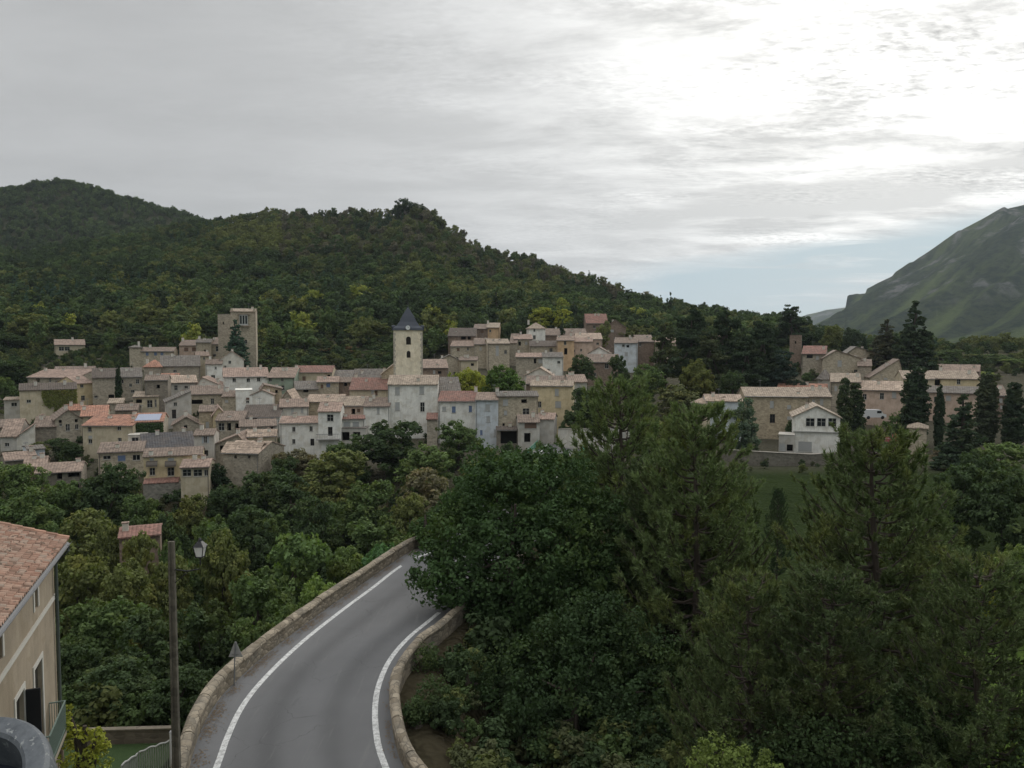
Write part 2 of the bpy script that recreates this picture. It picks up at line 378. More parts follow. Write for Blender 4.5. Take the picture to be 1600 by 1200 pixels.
def build_ground():
    a = np.concatenate([np.radians(np.arange(-180, -44, 4)), np.radians(np.concatenate([np.arange(-42, 20, .22), np.arange(20, 36, .10), np.arange(36, 42.01, .22)])), np.radians(np.arange(45, 181, 4))])
    a[-1] = math.pi; a[0] = -math.pi
    r = [3.0]
    while r[-1] < 8500: r.append(r[-1] * 1.026 + .12)
    r = np.array(r); A, Rr = np.meshgrid(a, r, indexing='ij')
    X = Rr * np.sin(A); Y = Rr * np.cos(A); Z = np.zeros_like(X)
    for i in range(len(a)): Z[i] = ground_z(X[i], Y[i])
    na, nr = X.shape
    V = np.stack([X, Y, Z], -1).reshape(-1, 3)
    i, j = np.meshgrid(np.arange(na - 1), np.arange(nr - 1), indexing='ij')
    F = np.stack([i * nr + j, i * nr + j + 1, (i + 1) * nr + j + 1, (i + 1) * nr + j], -1).reshape(-1, 4)[:, ::-1]
    m, t, b = newmat('ground_soil_and_scrub')
    pos = t.add('ShaderNodeNewGeometry').outputs['Position']; nrm = t.add('ShaderNodeNewGeometry').outputs['Normal']
    ys = t.add('ShaderNodeSeparateXYZ', i_0=pos).outputs[1]
    n1 = t.noise(pos, .12, 6, .6); n2 = t.noise(pos, .012, 6, .65)
    meadow = t.mix(n1, (.020, .030, .012), (.034, .047, .018))
    earth = t.mix(n1, (.055, .050, .035), (.10, .088, .06))
    near = t.mix(t.g(t.noise(pos, .05, 4), [(.62, 0), (.72, .5)]), meadow, earth)
    near = t.mix(t.g(t.math('MULTIPLY', ys, .001), [(.112, 0), (.13, 1)]), near, t.mix(n1, (.060, .058, .040), (.11, .10, .075)))
    xs = t.add('ShaderNodeSeparateXYZ', i_0=pos).outputs[0]
    near = t.mix(t.math('MULTIPLY', t.g(t.math('ADD', t.math('MULTIPLY', xs, .01), .5), [(.62, 1), (.70, 0)]), t.g(t.math('MULTIPLY', ys, .001), [(.112, 1), (.13, 0)])), near, t.mix(n1, (.030, .030, .018), (.065, .052, .034)))
    near = t.mix(t.math('MULTIPLY', t.g(t.math('ADD', t.math('MULTIPLY', xs, .01), .5), [(.385, 1), (.39, 0)]), t.g(t.math('MULTIPLY', ys, .001), [(.038, 1), (.04, 0)])), near, t.mix(n1, (.03, .055, .018), (.05, .085, .028)))
    near = t.mix(t.math('MULTIPLY', t.g(t.math('ADD', t.math('MULTIPLY', xs, .01), .5), [(.645, 0), (.655, 1)]), t.g(t.math('MULTIPLY', ys, .001), [(.046, 1), (.05, 0)])), near, t.mix(n1, (.06, .10, .02), (.10, .15, .035)))
    hill = t.mix(t.g(n1, [(.35, 0), (.65, 1)]), (.028, .036, .016), (.062, .060, .034))
    c = t.mix(t.g(t.math('MULTIPLY', ys, .001), [(.24, 0), (.30, 1)]), near, hill)
    # far mountain: woods, lighter green strips painted in as relief shading of the spurs, pale rock on the steep faces
    wood = t.mix(t.g(t.noise(pos, .045, 7, .75), [(.44, 0), (.56, 1)]), (.010, .019, .013), (.030, .040, .022))
    uu = t.vmath('DOT_PRODUCT', pos, (.64 / 75, -.77 / 75, 0)); vv = t.vmath('DOT_PRODUCT', pos, (.77 / 700, .64 / 700, 0))
    spur_shade = t.noise(t.add('ShaderNodeCombineXYZ', i_0=uu, i_1=vv, i_2=0.0).outputs[0], 1.0, 6, .62, .3)
    wood = t.mix(t.g(spur_shade, [(.47, 0), (.60, 1)]), wood, t.mix(n1, (.042, .060, .024), (.085, .105, .042)))
    st = t.add('ShaderNodeSeparateXYZ', i_0=nrm).outputs[2]
    zz = t.add('ShaderNodeSeparateXYZ', i_0=pos).outputs[2]
    rockn = t.math('MULTIPLY', t.g(t.noise(t.add('ShaderNodeCombineXYZ', i_0=t.math('MULTIPLY', uu, .8), i_1=t.math('MULTIPLY', vv, 5.0), i_2=3.0).outputs[0], 1.0, 5, .6, .3), [(.53, 0), (.60, 1)]), t.g(t.noise(pos, .03, 4, .7), [(.42, 0), (.55, 1)]))
    rock = t.mix(t.noise(pos, .05, 5), (.06, .062, .062), (.16, .158, .15))
    hi = t.math('MULTIPLY', rockn, t.g(t.math('MULTIPLY', zz, .001), [(.08, 0), (.14, 1)]))
    hi = t.math('MAXIMUM', hi, t.g(st, [(.50, 1), (.60, 0)]))
    c = t.mix(t.g(t.math('MULTIPLY', ys, .001), [(.98, 0), (1.0, 1)]), c, t.mix(hi, wood, rock))
    t.put(b.inputs['Base Color'], c); b.inputs['Specular IOR Level'].default_value = 0
    bump(t, b, t.noise(pos, .06, 6, .7), .9, 5.0)
    me = np_mesh('ground', V, F, m, smooth=True); o = link(bpy.data.objects.new('ground', me)); tag(o, kind='structure')
    return o
build_ground()

# ================================================================ road
def strip(name, A, B, mat, dz=0.0, kind='structure', nsub=1):
    V = []; F = []; n = len(A); k = nsub + 1
    for p, q in zip(A, B):
        for j in range(k):
            v = p.lerp(q, j / nsub); V.append((v.x, v.y, v.z + dz))
    for i in range(n - 1):
        for j in range(nsub): F.append((i * k + j, i * k + j + 1, (i + 1) * k + j + 1, (i + 1) * k + j))
    me = bpy.data.meshes.new(name); me.from_pydata(V, [], F); me.materials.append(mat); me.update()
    uv = me.uv_layers.new(name='UVMap'); 
    for pl in me.polygons:
        for li in pl.loop_indices:
            vi = me.loops[li].vertex_index; uv.data[li].uv = ((vi % k) / nsub, (vi // k) / n)
    o = link(bpy.data.objects.new(name, me)); tag(o, kind=kind); return o
N = 160
A_ = at_frac(LW, N); B_ = at_frac(RW, N)
m, t, b = newmat('asphalt'); co = t.add('ShaderNodeNewGeometry').outputs['Position']
uvn = t.add('ShaderNodeSeparateXYZ', i_0=t.add('ShaderNodeTexCoord').outputs['UV'])
u = uvn.outputs[0]
tr = t.ramp(u, [(0, (.165,) * 3), (.10, (.15,) * 3), (.25, (.12,) * 3), (.36, (.092,) * 3), (.47, (.125,) * 3), (.56, (.13,) * 3), (.68, (.098,) * 3), (.78, (.12,) * 3), (.92, (.13,) * 3), (1, (.15,) * 3)], 'EASE')
c = t.mix(t.g(t.noise(co, .35, 5, .6), [(.3, 0), (.7, 1)]), mul((1, 1, 1), .86), (1, 1, 1.0)); c = t.mix(1.0, tr, c, 'MULTIPLY')
c = t.mix(1.0, c, t.mix(t.noise(co, 60, 2), (.85, .85, .86), (1.1, 1.1, 1.11)), 'MULTIPLY')
c = t.mix(t.g(t.noise(t.mapping(co, (1, .2, 1)), 1.3, 5, .6), [(.62, 0), (.68, .35)]), c, (.06, .06, .062))
wco = t.vmath('ADD', co, t.vmath('MULTIPLY', t.noise(co, .8, 4, out=1), (1.4, 1.4, 0)))
cr = t.add('ShaderNodeTexVoronoi', feature='DISTANCE_TO_EDGE', i_Scale=.33); t.put(cr.inputs['Vector'], wco)
crm = t.math('MULTIPLY', t.g(cr.outputs[0], [(.0, 1), (.006, 0)]), t.g(t.noise(co, .22, 3), [(.48, 0), (.58, .75)]))
c = t.mix(crm, c, (.045, .045, .045))
sc = t.g(t.noise(t.mapping(co, (3, .25, 1), (0, 0, R(-12))), 1.0, 5, .7), [(.58, 0), (.72, .4)]); c = t.mix(sc, c, (.165, .163, .155))
t.put(b.inputs['Base Color'], c); b.inputs['Roughness'].default_value = .75; b.inputs['Specular IOR Level'].default_value = .35
bump(t, b, t.noise(co, 90, 2), .25, .01)
ASPH = m
strip('road', A_, B_, ASPH, 0.0, nsub=8)
m, t, b = newmat('road_paint'); co = t.add('ShaderNodeNewGeometry').outputs['Position']
t.put(b.inputs['Base Color'], t.mix(t.g(t.noise(co, 5, 6, .8), [(.36, 0), (.56, 1)]), (.26, .26, .25), (.60, .60, .585))); PAINT = m
def offset_line(pts, wd):
    A, B = [], []
    for i, p in enumerate(pts):
        d = pts[min(i + 1, len(pts) - 1)] - pts[max(i - 1, 0)]; n = Vector((-d.y, d.x, 0)).normalized() * wd / 2
        A.append(p + n); B.append(p - n)
    return A, B
for nm, Ln in (('edge_line', L_LINE), ('edge_line', R_LINE)):
    pts = resample(Ln, .5); A, B = offset_line(pts, .24); o = strip(nm, A, B, PAINT, .006)
# leaf litter along the left wall
m, t, b = newmat('leaf_litter'); co = t.add('ShaderNodeNewGeometry').outputs['Position']
t.put(b.inputs['Base Color'], t.mix(t.noise(co, 7, 5, .7), (.10, .075, .05), (.24, .18, .12)))
rnd = random.Random(3); Vv = MB()
for p0_, q0_, p1_, q1_ in zip(A_, B_, A_[1:], B_[1:]):
    if p0_.y > 75: break
    for k in range(230):
        f = abs(rnd.gauss(0, .26)); side = rnd.random() < .8; tt = rnd.random(); p = p0_.lerp(p1_, tt); q = q0_.lerp(q1_, tt)
        if rnd.random() < .35 + .8 * abs(math.sin(p.y * 1.7) * math.sin(p.y * .61)): continue
        o_ = (q - p).normalized(); c0 = (p + o_ * (.1 + f)) if side else (q - o_ * (.1 + f * .5))
        c0 = c0 + Vector((0, rnd.uniform(-.3, .3), .008 + rnd.random() * .012)); s = rnd.uniform(.02, .055); a = rnd.uniform(0, 6.3)
        Vv.poly(*[(c0.x + s * math.cos(a + t_) * (1 if j % 2 else .6), c0.y + s * math.sin(a + t_) * (1 if j % 2 else .6), c0.z + rnd.uniform(0, .01)) for j, t_ in enumerate((0, 1.57, 3.14, 4.7))])
tag(Vv.build('leaf_litter', m), 'brown fallen leaves along the foot of the left roadside wall', 'leaves', kind='stuff')

# ---- roadside parapets
def parapet_mat():
    m, t, b = newmat('parapet_stone'); co = t.add('ShaderNodeNewGeometry').outputs['Position']
    v = t.add('ShaderNodeTexVoronoi', i_Scale=2.4); t.put(v.inputs['Vector'], t.mapping(co, (1, 1, 1.8)))
    vd = t.add('ShaderNodeTexVoronoi', feature='DISTANCE_TO_EDGE', i_Scale=2.4); t.put(vd.inputs['Vector'], t.mapping(co, (1, 1, 1.8)))
    gv = t.add('ShaderNodeSeparateColor', i_0=v.outputs['Color']).outputs[0]
    c = t.mix(gv, (.17, .14, .10), (.33, .28, .21)); c = t.mix(t.g(t.noise(co, .9, 5, .7), [(.45, 0), (.7, .7)]), c, (.12, .115, .10))
    c = t.mix(t.g(vd.outputs[0], [(0, .8), (.06, 0)]), c, (.09, .08, .065))
    t.put(b.inputs['Base Color'], c); bump(t, b, vd.outputs[0], .8, .08); return m
PARA = parapet_mat(); COPE = stone_mat((.30, .275, .23))
def parapet(base, side, y_end, label, h=.68, wd=.36, h2=3.5):
    root = empty('roadside_wall', base[0]); tag(root, label, 'wall')
    V = []; F = []; CV = []; CF = []; rr = random.Random(5)
    pts = [p for p in base if p.y < y_end]; pr = None
    inv = root.location
    for i, p in enumerate(pts):
        d = pts[min(i + 1, len(pts) - 1)] - pts[max(i - 1, 0)]; n = Vector((-d.y, d.x, 0)).normalized() * side
        hh = h + rr.uniform(-.04, .04)
        prof = [(0, -.4), (0, hh), (wd, hh), (wd, -h2)]
        for x, z in prof: v = p + n * x; V.append((v.x - inv.x, v.y - inv.y, p.z + z - inv.z))
        if i:
            a = (i - 1) * 4
            for j in range(3): F.append((a + j, a + j + 1, a + j + 5, a + j + 4))
    me = bpy.data.meshes.new('wall_body'); me.from_pydata(V, [], F); me.materials.append(PARA); me.update()
    o = link(bpy.data.objects.new('wall_body', me)); o.parent = root
    # rounded coping, stone by stone
    mb = MB(); fine = resample(pts, .25); k = 0
    while k < len(fine) - 3:
        ln = rr.randint(2, 4); seg = fine[k:k + ln]; 
        if len(seg) < 2: break
        j = rr.uniform(-.02, .03); wj = rr.uniform(.0, .05)
        rings = []
        for q_i, q in enumerate(seg):
            d = (fine[min(k + q_i + 1, len(fine) - 1)] - fine[max(k + q_i - 1, 0)]); n = Vector((-d.y, d.x, 0)).normalized() * side
            gap = .015 * (1 if q_i == 0 else -1 if q_i == len(seg) - 1 else 0)
            c0 = q + n * wd / 2 + d.normalized() * gap
            rings.append([c0 + n * x * (wd / 2 + .05 + wj) + Vector((0, 0, h - .03 + j + z)) - inv for x, z in ((-1, 0), (-1, .07), (-.75, .15), (-.3, .20), (.3, .20), (.75, .15), (1, .07), (1, 0))])
        b0 = len(mb.v)
        for r_ in rings: mb.v += [tuple(x) for x in r_]
        for a in range(len(rings) - 1):
            for c_ in range(7): mb.f.append((b0 + a * 8 + c_, b0 + a * 8 + c_ + 1, b0 + a * 8 + c_ + 9, b0 + a * 8 + c_ + 8))
        mb.f.append(tuple(range(b0, b0 + 8))); e = b0 + (len(rings) - 1) * 8; mb.f.append(tuple(range(e + 7, e - 1, -1)))
        k += ln - 1
    mb.build('coping', PARA, root)
    return root
parapet(LW, 1, 61.5, 'long stone wall with rounded coping along the left edge of the road')
parapet(RW, -1, 57, 'curved stone wall with rounded coping at the right edge of the road', .62, .30)

# ---- bridge deck, piers and green railing
br = empty('road_bridge', (0, 98, -3)); tag(br, 'stone road bridge carrying the road toward the village behind the trees', 'bridge')
mb = MB(); Ys = np.linspace(61.5, 139, 30)
a_ = yparam([p for p in LW], Ys); b_ = yparam([p for p in RW], Ys); off = br.location
for i in range(len(Ys) - 1):
    q = [a_[i] + Vector((-.5, 0, -.03)) - off, b_[i] + Vector((.5, 0, -.03)) - off, b_[i + 1] + Vector((.5, 0, -.03)) - off, a_[i + 1] + Vector((-.5, 0, -.03)) - off]
    mb.slab(q, 1.1)
mb.build('deck', COPE, br)
for yy in (75, 92, 109, 126):
    i = int((yy - 61.5) / 77.5 * 29); p, q = a_[i] - off, b_[i] - off; mm = MB()
    mm.box(p.x - .3, q.x + .3, p.y - 1.1, p.y + 1.1, -14, p.z - .5); mm.build('pier', COPE, br)
GREEN = plain('green_railing_paint', (.10, .30, .20), .5)
for sd_, pts, lab in ((-1, a_, 'green metal railing along the left side of the bridge'), (1, b_, 'green metal railing along the right side of the bridge')):
    root = empty('bridge_railing', pts[0]); tag(root, lab, 'railing'); o0 = root.location; mb = MB()
    pp = [p + Vector((sd_ * .25, 0, 0)) - o0 for p in pts]
    for z in (.15, .55, 1.05): mb.tube([p + Vector((0, 0, z)) for p in pp], .04, 6)
    mb.build('rail', GREEN, root); mb = MB()
    fine = resample(pp, .35)
    for p in fine: mb.box(p.x - .02, p.x + .02, p.y - .02, p.y + .02, p.z + .15, p.z + 1.0)
    tag(mb.build('baluster_row', GREEN, root), kind='stuff')
    for p in pp[::2]:
        mb = MB(); mb.box(p.x - .05, p.x + .05, p.y - .05, p.y + .05, p.z - .1, p.z + 1.12); mb.build('post', GREEN, root)
# ================================================================ foliage
def leaf_mat(name, hue=(.05, .075, .02), use_obj=True, trans=.22):
    m, t, b = newmat(name)
    tone = t.add('ShaderNodeAttribute', attribute_name='tone').outputs['Fac']
    oi = t.add('ShaderNodeObjectInfo')
    base = oi.outputs['Color'] if use_obj else t.add('ShaderNodeRGB').outputs[0]
    if not use_obj: base.default_value = (*hue, 1)
    k = t.math('ADD', 1.75, t.math('MULTIPLY', tone, 1.8))
    kk = t.add('ShaderNodeCombineColor', i_0=k, i_1=k, i_2=k).outputs[0]
    c = t.mix(1.0, base, kk, 'MULTIPLY')
    warm = t.g(t.noise(t.add('ShaderNodeNewGeometry').outputs['Position'], .35, 3), [(.5, 0), (.68, .5)])
    c = t.mix(warm, c, t.mix(1.0, c, (1.5, 1.15, .7), 'MULTIPLY'))
    t.put(b.inputs['Base Color'], c); b.inputs['Specular IOR Level'].default_value = .12; b.inputs['Roughness'].default_value = .8
    tl = t.add('ShaderNodeBsdfTranslucent', i_0=t.mix(1.0, c, (1.3, 1.5, .5), 'MULTIPLY'))
    mx = t.add('ShaderNodeMixShader', i_0=trans, i_1=b.outputs[0], i_2=tl.outputs[0])
    out = [n for n in t.n if n.type == 'OUTPUT_MATERIAL'][0]; t.l.new(mx.outputs[0], out.inputs[0])
    return m
LEAF = leaf_mat('foliage'); NEEDLE = leaf_mat('pine_needles', trans=.12)
def bark(name, col):
    m, t, b = newmat(name); co = t.add('ShaderNodeTexCoord').outputs['Object']
    t.put(b.inputs['Base Color'], t.mix(t.noise(t.mapping(co, (4, 4, .8)), 2, 4), mul(col, .6), mul(col, 1.3))); return m
BARK = bark('bark', (.075, .06, .048))
def unit(a): return a / np.maximum(np.linalg.norm(a, axis=-1, keepdims=True), 1e-6)
def leaf_quads(cen, nrm, size, rg, tone=None, aspect=.62, jit=.7):
    n = len(cen); nrm = unit(nrm + jit * rg.normal(size=(n, 3)))
    a = unit(np.cross(nrm, rg.normal(size=(n, 3)))); b = np.cross(nrm, a)
    s = (size * rg.uniform(.6, 1.35, n))[:, None]
    V = np.stack([cen - a * s, cen - b * s * aspect + nrm * s * .12, cen + a * s, cen + b * s * aspect + nrm * s * .12], 1).reshape(-1, 3)
    F = np.arange(4 * n).reshape(n, 4)
    if tone is None: tone = rg.random(n)
    return V, F, np.repeat(tone, 4)
def crown_mesh(name, lobes, nclump, nleaf, size, clump_r, seed, mat=None, flat=1.0, inner=.15, jit=.6):
    """lobes: (x,y,z,rx,ry,rz); leaves gather in clumps lying on and just inside the lobes"""
    rg = np.random.default_rng(seed); L = np.array(lobes, float)
    wgt = (L[:, 3] * L[:, 5] + L[:, 4] * L[:, 5] + L[:, 3] * L[:, 4]); wgt /= wgt.sum()
    k = rg.choice(len(L), nclump, p=wgt); d = unit(rg.normal(size=(nclump, 3)))
    rad = 1 - rg.random(nclump) ** 2 * .45; deep = rg.random(nclump) < inner; rad[deep] *= .5
    cc = L[k, :3] + d * L[k, 3:] * rad[:, None]
    # drop clumps buried deep in another lobe
    q = ((cc[:, None] - L[None, :, :3]) / L[None, :, 3:]); ins = (np.linalg.norm(q, axis=-1) < .6).any(1) & (rg.random(nclump) > .25)
    cc = cc[~ins]; d = d[~ins]; nc = len(cc)
    cr = clump_r * rg.uniform(.55, 1.35, nc); ct = np.clip(rg.normal(.5, .22, nc), 0, 1)
    ii = np.repeat(np.arange(nc), nleaf); dd = unit(rg.normal(size=(len(ii), 3))); 
    rr = cr[ii] * rg.uniform(.55, 1.0, len(ii))
    pos = cc[ii] + dd * rr[:, None] * np.array([1, 1, flat * .8])
    nr = unit(dd * .9 + d[ii] * .5 + np.array([0, 0, .45]))
    V, F, tn = leaf_quads(pos, nr, size, rg, np.clip(ct[ii] + rg.normal(0, .14 if jit > .5 else .07, len(ii)), 0, 1), jit=jit)
    return np_mesh(name, V, F, mat or LEAF, tn)
def trunk_mesh(name, h, r, limbs, seed, lean=(0, 0)):
    rg = random.Random(seed); mb = MB(); pts = []
    for i in range(6):
        f = i / 5; pts.append(Vector((lean[0] * f * h + rg.uniform(-.03, .03) * h * f, lean[1] * f * h + rg.uniform(-.03, .03) * h * f, h * f)))
    mb.tube(pts, [r * (1 - .75 * i / 5) for i in range(6)], 8)
    for (x, y, z, rx, ry, rz) in limbs:
        s = pts[rg.choice((2, 3, 4))]; e = Vector((x, y, z)); mid = s.lerp(e, .5) + Vector((0, 0, -.06 * (e - s).length))
        mb.tube([s, mid, e], [r * .42, r * .3, r * .12], 6)
    me = bpy.data.meshes.new(name); me.from_pydata(mb.v, [], mb.f); me.materials.append(BARK); me.update(); return me
def rand_lobes(h, r, n, seed, low=.3, shape='round'):
    rg = random.Random(seed); out = []
    for i in range(n):
        a = 6.283 * i / n + rg.uniform(-.5, .5); f = rg.uniform(low + .08, .82)
        if shape == 'round': k = math.sin(math.pi * min(1, max(0, (f - low * .5) / (1.06 - low * .5)))) ** .6
        else: k = (1 - f) * 1.1 + .15
        rr = r * rg.uniform(.36, .56); q = (r - rr) * k * rg.uniform(.55, 1.0)
        out.append((q * math.cos(a), q * math.sin(a), h * f, rr, rr, rr * rg.uniform(.7, .95)))
    out.append((0, 0, h * .86 - r * .1, r * .45, r * .45, h * .14)); out.append((0, 0, h * .6, r * .6, r * .6, h * .25))
    return out
PROT = {}
def proto(kind, k):
    """shared meshes (crown, trunk) of unit trees: 10 m tall"""
    key = (kind, k)
    if key in PROT: return PROT[key]
    sd = hash(kind) % 1 + k * 13 + {'broad': 1, 'tall': 2, 'cypress': 3, 'spruce': 4, 'cedar': 5, 'shrub': 6, 'hill': 7, 'hillspruce': 8}[kind] * 101
    if kind == 'broad': L = rand_lobes(10, 4.4, 9, sd, .12); me = crown_mesh('crown', L, 330, 48, .20, .58, sd); h = 7
    elif kind == 'tall': L = rand_lobes(10, 2.7, 9, sd, .14); me = crown_mesh('crown', L, 210, 44, .18, .52, sd); h = 7.5
    elif kind == 'cypress':
        L = [(0, 0, 10 * f, 1.05 * (math.sin(math.pi * (f * .86 + .12)) ** .7) + .1, 1.05 * (math.sin(math.pi * (f * .86 + .12)) ** .7) + .1, 1.1) for f in np.linspace(.08, .9, 9)]
        me = crown_mesh('crown', L, 560, 30, .17, .36, sd, inner=.3); h = 5
    elif kind == 'spruce':
        L = []; rg = random.Random(sd)
        for i in range(13):
            f = i / 12; z = 1.0 + 8.6 * f; rr = 2.6 * (1 - f) ** .85 + .12
            for j in range(6 if f < .75 else 3):
                a = rg.uniform(0, 6.3); L.append((rr * .55 * math.cos(a), rr * .55 * math.sin(a), z - rr * .16, rr * .5, rr * .5, .42))
        L += [(0, 0, 1.4 + 8 * q, (2.0 * (1 - q) ** .9 + .12), (2.0 * (1 - q) ** .9 + .12), .9) for q in np.linspace(0, 1, 9)]
        L.append((0, 0, 9.7, .12, .12, .5)); me = crown_mesh('crown', L, 900, 26, .17, .30, sd, flat=.6, inner=.3); h = 9.6
    elif kind == 'cedar':
        L = []; rg = random.Random(sd)
        for i in range(15):
            f = .22 + .76 * i / 14; a = rg.uniform(0, 6.3); rr = 4.6 * (1 - max(0, f - .5) * 1.35) * rg.uniform(.5, 1)
            L.append((rr * .6 * math.cos(a), rr * .6 * math.sin(a), 10 * f, rr * .5, rr * .45, .4)); L.append((-rr * .5 * math.cos(a + .6), -rr * .5 * math.sin(a + .6), 10 * f - .2, rr * .42, rr * .42, .38))
        me = crown_mesh('crown', L, 640, 32, .19, .48, sd, flat=.5, inner=.25); h = 9.5
    elif kind == 'shrub': L = rand_lobes(10, 6, 8, sd, .05); me = crown_mesh('crown', L, 160, 40, .34, 1.1, sd); h = 4
    elif kind == 'hill': L = rand_lobes(10, 4.8, 6, sd, .12); me = crown_mesh('crown', L, 80, 20, .50, 1.0, sd, jit=.3); h = 6; L = []
    elif kind == 'hillspruce': L = [(0, 0, 10 * f, 2.2 * (1 - f) + .25, 2.2 * (1 - f) + .25, .8) for f in np.linspace(.1, .92, 8)]; me = crown_mesh('crown', L, 62, 13, .5, .6, sd); h = 9; L = []
    tm = trunk_mesh('trunk', h, .28 if kind not in ('hill', 'hillspruce') else .22, L[:7] if kind in ('broad', 'tall', 'shrub') else (L[:9] if kind == 'cedar' else []), sd)
    PROT[key] = (me, tm); return PROT[key]
def place_tree(kind, k, name, loc, h, wf, col, label, group=None, cat='tree', rz=None, wid=None):
    me, tm = proto(kind, k); root = empty(name, loc, rz if rz is not None else (k * 1.7 + loc[0]) % 6.28)
    s = h / 10; root.scale = (s * wf, s * wf, s)
    tag(root, label, cat, group)
    c = link(bpy.data.objects.new('crown', me)); c.parent = root; c.color = (*col, 1)
    t_ = link(bpy.data.objects.new('trunk', tm)); t_.parent = root
    return root
# crown half-widths of the unit trees
HALF = {'broad': 3.75, 'tall': 2.4, 'cypress': 1.2, 'spruce': 2.5, 'cedar': 4.3, 'shrub': 6.0, 'hill': 4.8, 'hillspruce': 2.2}
def tree(px, ytop, D, wpx, kind, col, label, group=None, name=None, ybot=None, cat='tree'):
    """px: crown centre in the photo, ytop: its top, D: ground distance, wpx: crown width"""
    top = P(px, ytop, D); g = gz(top.x, top.y)
    if ybot is not None: g = max(g, P(px, ybot, D).z) if False else g
    h = top.z - g; w_ = wpx / FPX * D
    if h < .8: h = .8; g = top.z - h
    wf = (w_ / 2) / (HALF[kind] * h / 10)
    nm = name or {'broad': 'broadleaf_tree', 'tall': 'broadleaf_tree', 'cypress': 'cypress_tree', 'spruce': 'spruce_tree', 'cedar': 'cedar_tree', 'shrub': 'shrub', 'hill': 'broadleaf_tree', 'hillspruce': 'conifer_tree'}[kind]
    k = random.randrange(4 if kind in ('broad', 'hill') else 2)
    return place_tree(kind, k, nm, (top.x, top.y, g - .15), h + .15, wf, col, label, group, cat)
# base colours
DKG = (.022, .033, .015); MDG = (.034, .050, .019); OLV = (.050, .057, .021); YEL = (.100, .108, .020); LIT = (.046, .064, .024)
BLU = (.024, .042, .030); BRO = (.060, .055, .034); BLK = (.014, .022, .012)

